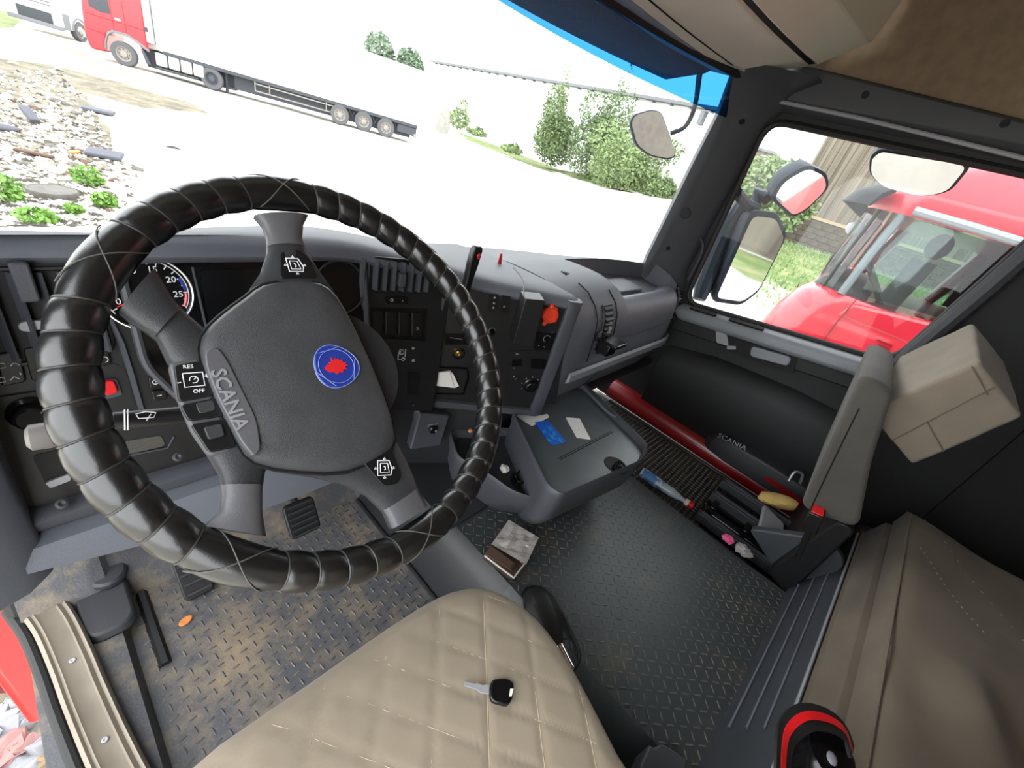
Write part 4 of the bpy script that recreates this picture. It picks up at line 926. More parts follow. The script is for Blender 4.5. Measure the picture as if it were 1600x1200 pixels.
g = G(); rs = [[V((a, b, .27)) for a, b in cush(.93)], [V((a, b, .30)) for a, b in cush(.965)], [V((a, b, .35)) for a, b in cush(.99)], [V((a, b, .38)) for a, b in cush(1.0)]]
# fine rings over the top for the quilting
ks = [1.0, .985, .97, .95, .93, .91, .88]+[.86-.02*i for i in range(43)]
dens = []
for i in range(len(sm)):
    for t in (0, .25, .5, .75): a, b = sm[i], sm[(i+1) % len(sm)]; dens.append((a[0]+(b[0]-a[0])*t, a[1]+(b[1]-a[1])*t))
def ringd(k, z=None): return [V((scx+(a-scx)*k, scy+(b-scy)*k, top_z(k, scx+(a-scx)*k, scy+(b-scy)*k) if z is None else z)) for a, b in dens]
g = G(); g.rings([ringd(.93, .27), ringd(.965, .30), ringd(.99, .35), ringd(1.0, .38)]+[ringd(max(k, .004)) for k in ks]); cus = g.build('cushion', 'seat_beige', seat, smooth=70)
# stitched threads along the quilting grooves
def inside(x, y, k=.95):
    c = False; p = cush(k); j = len(p)-1
    for i in range(len(p)):
        if (p[i][1] > y) != (p[j][1] > y) and x < (p[j][0]-p[i][0])*(y-p[i][1])/(p[j][1]-p[i][1])+p[i][0]: c = not c
        j = i
    return c
def kof(x, y):
    lo, hi = .02, 1.0
    for _ in range(7):
        m_ = (lo+hi)/2
        if inside(x, y, m_): hi = m_
        else: lo = m_
    return hi
g = G()
for N, U, pit in ((N1, U1, .052), (N2, U2, .075)):
    for i in range(-40, 41):
        run = []
        for s in range(-90, 91):
            q = N*(i*pit)+U*(s*.0105)
            on = inside(q.x, q.y) and (math.sin(i*7.3+s*.2)+math.sin(i*2.1+s*.065) > -.45)
            if on: run.append(V((q.x, q.y, top_z(kof(q.x, q.y), q.x, q.y)+.0004)))
            else:
                if len(run) > 2: g.tube(run, .0009, 4)
                run = []
        if len(run) > 2: g.tube(run, .0009, 4)
stuff(g.build('quilting_threads', 'seat_thread', seat))
g = G(); g.tube([V((scx+(a-scx)*.985, scy+(b-scy)*.985, .366)) for a, b in sm[9:33]], .0016, 6); g.build('side_seam', 'fabric_brown', seat)
# soft folds on the cushion's right flank
g = G()
for i, (px0, py0, px1, py1) in enumerate(((815, 950, 880, 1120), (840, 1000, 905, 1190), (790, 960, 800, 1040))):
    a = zp(px0, py0, .42); b = zp(px1, py1, .42); g.tube([a+V((0, 0, -.004)), a.lerp(b, .5)+V((.004, 0, .0015)), b+V((0, 0, -.004))], [.003, .006, .003], 8)
g.build('cover_fold', 'seat_beige', seat)
g = G(); g.rings([[V((x, y, z)) for x, y in ((-.80, -.26), (-.45, -.26), (-.45, .10), (-.50, .14), (-.76, .14), (-.80, .10))] for z in (.003, .06, .20, .275)]); g.build('seat_base', 'rubber', seat, bevel=.01)
# backrest and headrest behind the photographer's hand
g = G(); rs = []
for t in np.linspace(0, 1, 8):
    z = .40+.62*t; y = -.30-.06*t; w_ = .215-.03*t*t; ring = []
    for k in range(24):
        a = 2*math.pi*k/24; ring.append(V((-.635+w_*math.copysign(abs(math.cos(a))**.5, math.cos(a)), y+.055*math.copysign(abs(math.sin(a))**.6, math.sin(a)), z)))
    rs.append(ring)
g.rings(rs); g.build('backrest', 'seat_beige', seat, smooth=70, bevel=.01)
# key on the cushion
key = thing('ignition_key', 'ignition key with black plastic head lying on the beige driver seat', 'key', zp(765, 1080, .436))
zk = .4365
KF = Fr(V((0, 0, zk)), (1, 0, 0), (0, 1, 0))
g = G(); g.prism(KF, rpoly(plan([(766, 1065), (789, 1062), (802, 1070), (799, 1095), (792, 1106), (766, 1099), (763, 1085)], zk), .006), -.001, .008); kh = g.build('head', 'gloss_black', key, bevel=.002)
g = G(); g.prism(Fr((0, 0, zk+.008), (1, 0, 0), (0, 1, 0)), plan([(795, 1080), (800, 1080), (797, 1092), (793, 1092)], zk), -.002, .0006); g.build('ring_slot', 'paper', kh)
g = G(); g.prism(KF, plan([(725, 1067), (742, 1071), (744, 1069), (752, 1073), (763, 1072), (763, 1086), (750, 1084), (744, 1079), (725, 1073)], zk), .002, .005); g.build('blade', 'silver_plastic', key)

# ---- pedals
def pedal(name, c, ny, w_, h_, label):
    p = thing(name, label, 'pedal', (c[0], c[1], 0)); f = Fr(c, (1, 0, 0), n=ny); g = G(); g.prism(f, rrect(w_, h_, .012), 0, .014); pl = g.build('plate', 'rubber', p, bevel=.003)
    for k in range(6):
        g = G(); g.fbox(f, 0, -h_/2+h_*(k+.5)/6, w_*.8, .005, .013, .018); g.build('rib', 'dash_dark', pl)
    g = G(); g.tube([f.p(0, h_*.3, 0), f.p(0, h_*.3, -.05)+V((0, .06, .03)), f.p(0, h_*.3, -.05)+V((0, .16, .16))], .011, 8); g.build('arm', 'dash_dark', p)
pedal('brake_pedal', at(470, 808, 'y', .72), (0, -.8, .6), .075, .09, 'brake pedal with ribbed rubber plate behind the lower wheel rim')
pedal('accelerator_pedal', at(298, 888, 'z', .035), (0, -.5, .86), .06, .14, 'long accelerator pedal low on the floor left of the brake pedal')
g = G(); q = zp(290, 970, .003); f = Fr(q, (1, .4, 0), n=(0, 0, 1)); g.rings([[f.p(.014*k*math.cos(t), .009*k*math.sin(t), h) for t in np.linspace(0, 6.2832, 16, endpoint=False)] for k, h in ((.9, -.0005), (1, .001), (.8, .002), (.5, .0012), (.02, .001))])
tag(g.build('orange_leaf', 'leaf_orange'), 'small orange leaf lying on the driver floor mat', 'leaf')
# ---- open cigarette pack
zt = .2026
pk = thing('cigarette_pack', 'open crumpled cigarette pack with silver foil on the engine tunnel mat', 'packet', zp(800, 870, zt))
def quad3(pts, th, name, m_, bump=0):
    g = G(); c = [V(p) for p in pts]; n_ = 8
    def fn(u, v):
        q = c[0].lerp(c[1], u).lerp(c[3].lerp(c[2], u), v); q = q.copy()
        if bump and 0 < u < 1 and 0 < v < 1: q += V((0, 0, bump*(math.sin(u*17+v*5)+math.sin(v*13-u*9)+random.uniform(-1, 1))))
        return q
    g.grid(fn, n_, n_); return g.build(name, m_, pk, smooth=0 if bump else 30, solid=th)
B0, B1, B2, B3 = zp(757, 868, zt+.018), zp(803, 903, zt+.018), zp(826, 872, zt+.018), zp(775, 845, zt+.018)
quad3([B0, B1, B2, B3], .015, 'pack_body', 'brown_paper')
g = G(); g.tube([B0, B1], .0022, 6); g.tube([B1, B2], .0022, 6); g.build('pack_edge', 'paper', pk)
quad3([zp(768, 850, zt+.030), zp(822, 882, zt+.030), zp(842, 840, zt+.045), zp(795, 812, zt+.05)], .001, 'foil_flap', 'foil', .0016)
quad3([zp(790, 850, zt+.034), zp(815, 880, zt+.02), zp(825, 876, zt+.02), zp(838, 845, zt+.046)], .001, 'foil_fold', 'foil', .001)
quad3([zp(757, 866, zt+.022), zp(800, 893, zt+.022), zp(806, 880, zt+.028), zp(768, 851, zt+.032)], .001, 'inner_flap', 'brown_paper')
# ---- black pouch with chrome tip beside the seat
po = thing('black_pouch', 'black wrinkled leather pouch with chrome tip lying beside the driver seat', 'pouch', (-.22, .1, .2))
g = G(); A = zp(832, 925, .235); B = zp(888, 1035, .235); n_ = 14; rs = []
for i in range(n_+1):
    t = i/n_; c = A.lerp(B, t); r = .008+.030*math.sin(math.pi*min(1, t*1.15+.12))**.7*(1-.45*t); ring = []
    d = (B-A).normalized(); sx = d.cross(V((0, 0, 1))).normalized()
    for k in range(18):
        a = 2*math.pi*k/18; rr = r*(1+.10*math.sin(a*7+t*4)); ring.append(c+sx*rr*math.cos(a)*1.1+V((0, 0, max(-.03, rr*.9*math.sin(a)))))
    rs.append(ring)
g.rings(rs); g.build('pouch_body', 'rubber', po, smooth=60)
g = G(); d = (B-A).normalized(); g.tube([B-d*.035, B-d*.02, B+d*.012, B+d*.016], [.009, .0085, .0085, .005], 12); g.build('chrome_tip', 'chrome', po)
g = G(); g.tube(smooth_path([zp(815, 930, .21), zp(826, 918, .215), zp(850, 922, .215), zp(878, 960, .208), zp(905, 1020, .206), zp(895, 1050, .206)], 6), .004, 6); g.build('cord', 'rubber', po)

# ---- passenger seat: folded-forward backrest, boxy headrest, base on rails
ps = thing('passenger_seat', 'passenger seat in grey-beige cover with a boxy beige headrest', 'seat', (.65, -.2, .085))
side = [(-.172, .50), (-.088, .862), (-.11, .872), (-.155, .868), (-.215, .70), (-.29, .535)]
def slab(x0, x1, sc=1): return [[V((x, -.18+(y+.18)*k, .68+(z-.68)*k)) for y, z in rpoly(side, .03)] for x, k in ((x0, .93), (x0+.012, 1.0), ((x0+x1)/2, 1.0), (x1-.012, 1.0), (x1, .93))]
g = G(); g.rings(slab(.36, .84)); g.build('backrest', 'fabric_grey', ps, smooth=50, bevel=.008, seg=3)
g = G(); g.tube([V((.372, y-.012, z)) for y, z in smooth_path([(-.16, .53, 0), (-.13, .66, 0), (-.095, .80, 0), (-.085, .862, 0)], 6) for y, z in [(y, z)]] if False else [V((.366, q.x-.022, q.y)) for q in smooth_path([(-.150, .53, 0), (-.118, .68, 0), (-.084, .83, 0), (-.086, .85, 0)], 6)], .003, 6); g.build('piping', 'fabric_beige', ps)
g = G(); g.tube([V((.363, q.x-.036, q.y)) for q in smooth_path([(-.152, .53, 0), (-.118, .68, 0), (-.092, .80, 0)], 6)], .004, 6); g.build('zip_gap', 'hole_black', ps)
n4 = [at(1530, 565, 'x', .42), at(1353, 643, 'x', .42), at(1425, 727, 'x', .42), at(1598, 652, 'x', .42)]
f2 = [at(1520, 504, 'x', .80), at(1405, 557, 'x', .80)]; f4 = f2+[f2[1]+(n4[2]-n4[1])*.95, f2[0]+(n4[3]-n4[0])*.95]
g = G()
def hd(u, v, w):
    a = n4[0].lerp(n4[1], u).lerp(n4[3].lerp(n4[2], u), v); b = f4[0].lerp(f4[1], u).lerp(f4[3].lerp(f4[2], u), v); return a.lerp(b, w)
K = 12
for fn in (lambda a, b: hd(a, b, 0), lambda a, b: hd(a, b, 1), lambda a, b: hd(0, a, b), lambda a, b: hd(1, a, b), lambda a, b: hd(a, 0, b), lambda a, b: hd(a, 1, b)):
    g.grid(fn, K, K)
hr = g.build('headrest', 'fabric_beige', ps, smooth=60)
bm = bmesh.new(); bm.from_mesh(hr.data); bmesh.ops.remove_doubles(bm, verts=bm.verts, dist=.0005); bmesh.ops.recalc_face_normals(bm, faces=bm.faces)
cen = sum((v.co for v in bm.verts), V())/len(bm.verts)
for v in bm.verts:
    v.co += V((random.uniform(-1, 1), random.uniform(-1, 1), random.uniform(-1, 1)))*.0012+(v.co-cen)*.02*(1-min(1, abs((v.co-cen).length-.13)/.13))
bm.to_mesh(hr.data); bm.free(); hr.data.set_sharp_from_angle(angle=math.radians(75))
mm = hr.modifiers.new('bevel', 'BEVEL'); mm.width = .008; mm.segments = 3; mm.limit_method = 'ANGLE'; mm.angle_limit = math.radians(40)
mm = hr.modifiers.new('subdivision', 'SUBSURF'); mm.levels = 1; mm.render_levels = 1
for u0, v0, u1, v1 in ((.0, .42, 1.0, .55), (.62, .5, .68, 1.0), (.06, .0, .1, .5)):
    g = G(); g.tube([hd(u0+(u1-u0)*t, v0+(v1-v0)*t, -.012) for t in np.linspace(0.02, .98, 8)], .0012, 6); g.build('cover_seam', 'fabric_brown', hr)
for xx in (.52, .70):
    g = G(); g.tube([hd(.8, .55, (xx-.42)/.38), V((xx, -.15, .80)), V((xx, -.17, .70))], .008, 8); g.build('headrest_post', 'steel', ps)
# base and rails
g = G(); g.rings([[V((x, y, z)) for x, y in ((.60, -.36), (.86, -.36), (.86, -.02), (.82, .01), (.64, .01), (.60, -.02))] for z in (.09, .13, .17)]); g.build('seat_base', 'gloss_black', ps, bevel=.008)
for xx, zz in ((.575, .15), (.66, .20), (.75, .215)):
    g = G(); g.box((xx, -.185, zz), (.028, .39, .035)); g.build('rail', 'dash_dark', ps, bevel=.003)
    g = G(); g.box((xx, -.185, zz+.020), (.010, .37, .006)); g.build('rail_slot', 'dash_mid', ps)
for yy in (-.02, -.14, -.30):
    g = G(); g.box((.70, yy, .185), (.22, .02, .03)); g.build('cross_bar', 'gloss_black', ps, bevel=.003)
g = G(); g.rings([[V((x, y, z)) for y, z in rpoly([(-.235, .20), (-.27, .48), (-.315, .48), (-.315, .17)], .02)] for x in (.47, .48, .84, .86)]); g.build('backrest_carrier', 'panel_black', ps, bevel=.006)
g = G(); g.prism(Fr((.50, 0, 0), (0, -1, 0), (0, 0, 1)), rpoly([(.13, .27), (.30, .40), (.36, .36), (.36, .20), (.28, .19)], .02), -.03, .0); g.build('side_cover', 'bunk_plastic', ps, bevel=.004)
g = G(); g.prism(Fr((.56, 0, .30), (1, 0, 0), (0, 1, .25)), rpoly([(-.03, -.16), (.12, -.14), (.12, -.22), (-.02, -.25)], .01), 0, .012); g.build('lever_cover', 'silver_plastic', ps, bevel=.003)
g = G(); g.tube(smooth_path([at(1232, 752, 'x', .86), at(1242, 738, 'x', .88), at(1254, 742, 'x', .88), at(1250, 756, 'x', .86)], 6), .006, 8); g.build('adjuster_loop', 'steel', ps)
bk = thing('seat_belt_buckle', 'black seat belt buckle with red button beside the passenger backrest', 'buckle', at(1272, 812, 'x', .34))
q = at(1272, 812, 'x', .34); g = G(); R_ = Matrix.Rotation(-.25, 3, 'X'); g.box(q, (.046, .03, .055), R_); g.box(q-R_ @ V((0, 0, .07)), (.03, .014, .10), R_); g.build('body', 'switch_black', bk, bevel=.003)
g = G(); g.box(q+R_ @ V((0, 0.0, .026)), (.038, .024, .010), R_); g.build('button', 'red_plastic', bk, bevel=.001)
# ---- things on the passenger floor
bt = thing('plastic_bottle', 'crushed clear bottle with blue label and red cap on the passenger floor', 'bottle', (.65, .16, .09))
A = zp(1002, 737, .115); B = zp(1082, 791, .108); n_ = 22; rs = []; lbl = []
d = (B-A).normalized(); sx = d.cross(V((0, 0, 1))).normalized(); up_ = V((0, 0, 1))
def bot(t):
    r = .024 if t < .62 else .024-.014*min(1, (t-.62)/.2); r *= 1-.12*abs(math.sin(t*26))*(t > .35); return r
for i in range(n_+1):
    t = i/n_*.88; c = A.lerp(B, t); r = bot(t); rs.append([c+sx*r*math.cos(k*math.pi/8)+up_*r*.8*math.sin(k*math.pi/8) for k in range(16)])
g = G(); g.rings(rs); g.build('bottle_body', 'clear_plastic', bt, smooth=50)
g = G(); g.rings([[A.lerp(B, t)+(sx*math.cos(k*math.pi/8)+up_*.8*math.sin(k*math.pi/8))*(bot(t)+.0006) for k in range(16)] for t in np.linspace(.03, .42, 8)], caps=False); g.build('label_band', 'blue_label', bt)
g = G(); g.tube([A.lerp(B, .86), A.lerp(B, .93)], .014, 14); g.build('neck_ring', 'paper', bt)
g = G(); g.tube([A.lerp(B, .92), A.lerp(B, 1.0), A.lerp(B, 1.01)], [.0165, .0165, .013], 16); g.build('cap', 'red_plastic', bt)
g = G(); c = zp(1215, 782, .262); n_ = 10; rs = []
for i in range(n_+1):
    t = i/n_; r = .034*(math.sin(math.pi*(t*.86+.07)))**.5; rs.append([c+V((.02*(t-.5), (t-.5)*-.11, (t-.5)*.03))+V((math.cos(a)*r*1.1+.004*math.sin(3*a+5*t), 0, math.sin(a)*r*.8)) for a in np.linspace(0, 6.2832, 14, endpoint=False)])
g.rings(rs); tag(g.build('yellow_sponge', 'yellow_cloth', smooth=40), 'worn yellow sponge on the passenger seat base', 'sponge')
wr = thing('sweet_wrapper', 'crumpled pink and silver wrapper on the floor by the passenger seat rails', 'wrapper', zp(1150, 855, .1))
def crumple(c, r, m_, name, sc):
    g = G(); g.sphere(c, r, 12, 8, sc); g.v = [tuple(V(q)+V((random.uniform(-1, 1), random.uniform(-1, 1), random.uniform(-1, 1)))*r*.22) for q in g.v]; g.build(name, m_, wr, smooth=0)
crumple(zp(1138, 842, .225), .016, 'pink', 'pink_part', (1, 1.1, .6)); crumple(zp(1162, 860, .225), .02, 'foil', 'foil_part', (1, 1.4, .6))

# ---- bunk with mattress, padded front and plastic base
bunk = thing('bunk', 'bunk with brown fabric mattress and grey plastic base behind the seats', 'bunk', (.1, -.6, .1))
RB = Matrix.Rotation(math.radians(-4.6), 3, 'Z'); OB = V((-.2, -.30, 0))
def bw(x, y, z): return OB+RB @ V((x, y, z))
def bextr(prof, x0, x1, name, m_, bevel=.01, n=2, smooth=40):
    g = G(); g.rings([[bw(x, y, z) for y, z in prof] for x in np.linspace(x0, x1, n)]); return g.build(name, m_, bunk, bevel=bevel, smooth=smooth, seg=3)
bextr([(.052, .10), (.05, .202), (-.01, .345), (-.03, .355), (-.68, .355), (-.68, .1)], -.19, 1.02, 'base_panel', 'bunk_plastic', .008)
for t0, t1 in ((.18, .9), (.45, .95), (.70, .98)):
    g = G(); z0 = .205+.14*t0
    g.tube([bw(.10, .051-.06*(t0), z0+.002), bw(.86-.1*t0, .051-.06*t0, z0+.002)], .003, 6); g.build('panel_rib', 'dash_grey', bunk)
g = G(); g.tube([bw(-.3, -.008, .352), bw(.93, -.008, .352)], .0035, 6); g.build('edge_strip', 'silver_plastic', bunk)
bextr([(-.012, .357), (-.02, .36), (-.038, .425), (-.06, .432), (-.68, .432), (-.68, .357)], -.17, .95, 'lower_cushion', 'fabric_brown', .012)
# mattress with wrinkled top
g = G(); X0, X1, Y0, Y1 = -.15, .95, -.052, -.66; NX, NY = 60, 44
def mz(u, v):
    x = X0+(X1-X0)*u; e = min(u, 1-u, v*1.0, 1-v)
    z = .512-.02*max(0, 1-e/.06)**2
    z += .022*math.exp(-((u-.38)/.10)**2)*math.sin(v*19+u*10)*math.exp(-((v-.22)/.22)**2)
    z += .008*math.sin(u*23+v*7)*math.sin(v*11)*min(1, v*2)+.006*math.sin(u*9-v*14)*min(1, v*4)
    return bw(x, Y0+(Y1-Y0)*v, z)
g.grid(mz, NX, NY)
fr_ = [bw(X0+(X1-X0)*i/NX, Y0+.004, .438) for i in range(NX+1)]
k = len(g.v); g.add(fr_, []); 
for i in range(NX): g.f.append((k+i, k+i+1, i+1, i))
lf = [bw(X0-.002, Y0+(Y1-Y0)*j/NY, .438) for j in range(NY+1)]; k2 = len(g.v); g.add(lf, [])
for j in range(NY): g.f.append((k2+j, j*(NX+1), (j+1)*(NX+1), k2+j+1))
rt2 = [bw(X1+.002, Y0+(Y1-Y0)*j/NY, .438) for j in range(NY+1)]; k3 = len(g.v); g.add(rt2, [])
for j in range(NY): g.f.append((k3+j, k3+j+1, (j+1)*(NX+1)+NX, j*(NX+1)+NX))
g.build('mattress', 'fabric_brown', bunk, smooth=70)
g = G(); g.tube([bw(X0+(X1-X0)*t, Y0-.004, .5125-.02*.6) for t in np.linspace(0.02, .98, 20)], .0028, 6); g.build('mattress_piping', 'fabric_brown', bunk)
bextr([(-.10, .10), (-.10, .43), (-.68, .43), (-.68, .10)], -.78, -.21, 'rear_section', 'bunk_plastic', .02)
# rows of buttoned stitches
for (u0, v0, u1, v1) in ((.98, .06, .60, .42), (.80, .05, .62, .24), (.45, .35, .2, .5)):
    g = G()
    for t in np.linspace(0, 1, 16): g.sphere(mz(u0+(u1-u0)*t, v0+(v1-v0)*t)+V((0, 0, .001)), .0028, 6, 4, (1, 1, .6))
    stuff(g.build('stitch_row', 'fabric_beige', bunk))
# ---- strap pouch at the bunk's near corner
sb = thing('belt_pouch', 'black pouch with red and black webbing strap on the bunk edge', 'pouch', zp(1280, 1170, .5))
def band(pts, w_, th, name, m_):
    pts = smooth_path(pts, 6); g = G(); rs = []
    for i, q in enumerate(pts):
        t = (pts[min(i+1, len(pts)-1)]-pts[max(i-1, 0)]).normalized(); s = t.cross(V((.2, -.3, 1))).normalized(); n_ = s.cross(t)
        rs.append([q+s*w_*a+n_*th*b for a, b in ((-1, -1), (1, -1), (1, 1), (-1, 1))])
    g.rings(rs); return g.build(name, m_, sb, smooth=40)
P5 = [zp(1222, 1215, .50), zp(1228, 1150, .525), zp(1255, 1122, .54), zp(1290, 1124, .54), zp(1318, 1142, .535), zp(1330, 1175, .52)]
band(P5, .016, .002, 'strap', 'rubber'); band([q+V((0, .001, .0025)) for q in P5], .005, .0012, 'strap_stripe', 'red_plastic')
g = G(); c = zp(1292, 1180, .51); g.rings([[c+V((math.cos(a)*.045*k, math.sin(a)*.035*k, z)) for a in np.linspace(0, 6.2832, 16, endpoint=False)] for k, z in ((.9, -.06), (1, -.02), (1, .0), (.85, .012), (.02, .014))]); g.build('pouch_body', 'gloss_black', sb, smooth=50)
g = G(); g.sphere(zp(1300, 1185, .526), .007, 10, 6, (1.4, 1, .4)); g.build('snap', 'silver_plastic', sb)
# grey box lid on the tunnel near the seat
g = G(); gb = plan([(1000, 1195), (1015, 1162), (1022, 1168), (1034, 1160), (1075, 1185), (1070, 1230), (1010, 1230)], .26); g.prism(FZ(.20), gb, .003, .06); tag(g.build('grey_box', 'bunk_plastic', bevel=.004), 'small grey plastic box on the tunnel between seat and bunk', 'box')
# ================================================================ outside
GZ = -1.40
mat('gravel', (196, 191, 180), .95, col2=(160, 154, 140), scale=.35, lo=.45, hi=.75, detail=8, bump=.4, bscale=8)
mat('dirt_light', (118, 111, 96), .95, col2=(160, 152, 136), scale=.8, lo=.35, hi=.65, detail=8)
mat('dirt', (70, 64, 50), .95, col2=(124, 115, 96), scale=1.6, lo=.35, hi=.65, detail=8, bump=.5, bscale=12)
mat('grass_ground', (84, 104, 48), .95, col2=(140, 134, 96), scale=.6, lo=.45, hi=.7, detail=8)
mat('stone_white', (178, 174, 166), .9, var=.12, scale=6)
mat('stone_grey', (92, 88, 84), .9, var=.15, scale=6)
mat('stone_brown', (88, 66, 54), .9, var=.15, scale=6)
mat('rubble_mix', (70, 64, 56), .9, col2=(205, 202, 196), scale=5, lo=.42, hi=.56, detail=2)
mat('slab_grey', (84, 84, 92), .9, var=.08, scale=3)
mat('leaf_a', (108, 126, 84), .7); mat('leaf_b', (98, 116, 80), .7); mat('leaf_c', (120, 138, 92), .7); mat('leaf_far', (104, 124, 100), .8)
mat('bark', (88, 76, 62), .9)
mat('truck_red', (196, 26, 40), .3, coat=.5); mat('truck_white', (235, 236, 236), .4, coat=.3)
mat('truck_red_side', (176, 28, 46), .35, coat=.5)
mat('tyre', (84, 84, 87), .85); mat('wheel_rim', (138, 132, 125), .5, metal=.2); mat('chassis', (62, 65, 72), .7); mat('tank', (176, 176, 170), .5)
mat('dark_window', (46, 52, 58), .15)
mat('wall_white', (232, 232, 228), .9, var=.03, scale=1)
mat('roof_grey', (110, 112, 116), .8)
mat('cladding', (92, 84, 74), .9, col2=(126, 117, 104), scale=.8, lo=.35, hi=.65, stretch=(1, 8, .15))
mat('brick', (78, 70, 60), .9, var=.2, scale=2); mat('mortar', (112, 106, 96), .95)
mat('beige_trim', (150, 132, 104), .8)
mat('concrete', (150, 148, 142), .9, var=.1, scale=3)
mat('mirror_housing', (40, 46, 56), .5, spec=.12)
mat('leaf_weed', (104, 142, 62), .7)
mat('pillar_glare_teal', (96, 108, 112), .4)  # pillar colour that carries the teal glare off the glass
# ground: one gently uneven sheet that climbs to a bank on the right
def gz(x, y):
    t = min(1, max(0, (x-12-max(0, y-4)*.9)/16)) if y < 30 else 0; t = t*t*(3-2*t)
    return GZ+1.32*t+.02*math.sin(x*.9)*math.cos(y*.7)
g = G(); g.grid(lambda u, v: V((-60+220*u**1.0, -60+230*v, gz(-60+220*u, -60+230*v))), 150, 150)
gr = struct(g.build('ground', 'gravel')); lab(gr, 'bright pale gravel yard')
def patch(name, poly, m_, h=.015, label=None, parent=gr):
    poly = densify2(poly); n = len(poly); cx = sum(p[0] for p in poly)/n; cy = sum(p[1] for p in poly)/n; g = G(); rs = []
    for k in (1, .8, .6, .4, .2, .02): rs.append([V((cx+(a-cx)*k*(1+.05*math.sin(i*2.3)), cy+(b-cy)*k*(1+.05*math.sin(i*1.7)), gz(cx+(a-cx)*k, cy+(b-cy)*k)+(h if k < 1 else -.01))) for i, (a, b) in enumerate(poly)])
    g.rings(rs, caps=False); o = g.build(name, m_, parent, smooth=80)
    return o
def densify2(p):
    out = []
    for i in range(len(p)):
        a, b = p[i], p[(i+1) % len(p)]; k = 6
        out += [(a[0]+(b[0]-a[0])*j/k, a[1]+(b[1]-a[1])*j/k) for j in range(k)]
    return out
gp_ = lambda pts: [(q.x, q.y) for q in (at(x, y, 'z', GZ) for x, y in pts)]
patch('rubble_patch', gp_([(-60, 120), (40, 112), (140, 150), (190, 215), (170, 300), (60, 345), (-80, 330)]), 'dirt', .012)
patch('yard_dirt', gp_([(-60, 42), (60, 50), (200, 112), (430, 205), (340, 198), (140, 150), (-60, 108)]), 'dirt_light', .010)
patch('wheel_track', gp_([(-60, 78), (60, 95), (200, 130), (330, 170), (350, 185), (230, 172), (60, 128), (-60, 110)]), 'dirt', .014)
patch('grass_verge', [(16, -14), (30, -14), (30, 6.5), (22, 8), (16.5, 4)], 'grass_ground', .03)
patch('grass_verge', [(38, 44), (44, 52), (50, 62), (48, 40), (40, 20), (36, 14), (34, 18)], 'grass_ground', .03)
patch('grass_verge', gp_([(-80, 5), (30, 20), (40, 30), (20, 45), (-80, 40)]), 'grass_ground', .02)
patch('shade_dirt', [(-3.2, .6), (-1.2, .8), (-1.1, 2.6), (-2.0, 3.2), (-3.4, 2.4)], 'dirt', .012)  # shade below the open door, put in as a dark ground colour
# loose stones: six shapes, copied
protos = []
for i in range(6):
    rng = random.Random(i); bm = bmesh.new(); bmesh.ops.create_icosphere(bm, subdivisions=1, radius=.5)
    for v in bm.verts: v.co = V((v.co.x*rng.uniform(.8, 1.25), v.co.y*rng.uniform(.7, 1.1), v.co.z*rng.uniform(.4, .7)))*rng.uniform(.8, 1.2)
    me = bpy.data.meshes.new('rubble_stone'); bm.to_mesh(me); bm.free(); me.materials.append(MAT[('stone_white', 'stone_white', 'stone_white', 'stone_grey', 'stone_white', 'stone_brown')[i]]); protos.append(me)
SL = {'stone_white': 'pale broken stone in the rubble on the yard', 'stone_grey': 'grey broken stone in the rubble on the yard', 'stone_brown': 'brown broken stone in the rubble on the yard'}
rng = random.Random(3); cnt = 0
for i in range(1500):
    px = rng.uniform(-15, 235); py = rng.uniform(110, 352)
    if px > 90+.62*(py-105) and py < 250: continue
    if px > 205 and py > 250 and rng.random() < .6: continue
    if py < 150 and rng.random() < .5: continue
    q = at(px, py, 'z', GZ); dist = (V((q.x, q.y, 0))-V((CAM[0], CAM[1], 0))).length
    me = rng.choice(protos); s = rng.choice((.10, .13, .17, .22, .30))*(.25+dist/26); o = bpy.data.objects.new('rubble_stone', me); COL.objects.link(o)
    o.location = (q.x, q.y, GZ+s*.10); o.rotation_euler = (rng.uniform(-.3, .3), rng.uniform(-.3, .3), rng.uniform(0, 6.28)); o.scale = (s, s*rng.uniform(.6, 1), s*rng.uniform(.5, .9))
    m0 = me.materials[0].name; tag(o, SL[m0], 'stone', m0.replace('stone_', '')+' stones in the rubble'); cnt += 1
    if cnt >= 280: break
def slab(name, px, py, w_, h_, th, rot, m_, label, cat, tilt=.0):
    q = at(px, py, 'z', GZ); g = G(); R_ = Matrix.Rotation(rot, 3, 'Z') @ Matrix.Rotation(tilt, 3, 'X'); g.box(V((q.x, q.y, GZ+th/2+.03+abs(tilt)*h_*.4)), (w_, h_, th), R_); return tag(g.build(name, m_, bevel=.02), label, cat)
slab('concrete_slab', 50, 192, .16, .42, .10, .25, 'slab_grey', 'narrow dark grey slab standing among the rubble at far left', 'slab', .45)
slab('concrete_slab', 155, 177, .60, .42, .07, -.35, 'slab_grey', 'flat grey slab lying at the upper edge of the rubble', 'slab')
slab('concrete_slab', 165, 248, .52, .34, .07, -.35, 'slab_grey', 'bluish grey slab beside the green weeds', 'slab', .15)
slab('timber_board', 55, 245, .5, .10, .05, -.55, 'stone_brown', 'reddish brown board half buried in the rubble', 'board')
slab('timber_board', 118, 243, .22, .07, .05, .9, 'leaf_orange', 'short orange-brown wooden offcut by the weeds', 'board', .2)
g = G(); q = at(84, 305, 'z', GZ); g.lathe(Fr((q.x, q.y, GZ), (1, 0, 0), (0, 1, 0)), [(.26, 0), (.27, .06), (.26, .085), (.24, .09), (.23, .08), (.02, .078)], 32); tag(g.build('manhole_ring', 'stone_grey', smooth=40), 'round grey-brown concrete cover lying among weeds', 'cover')
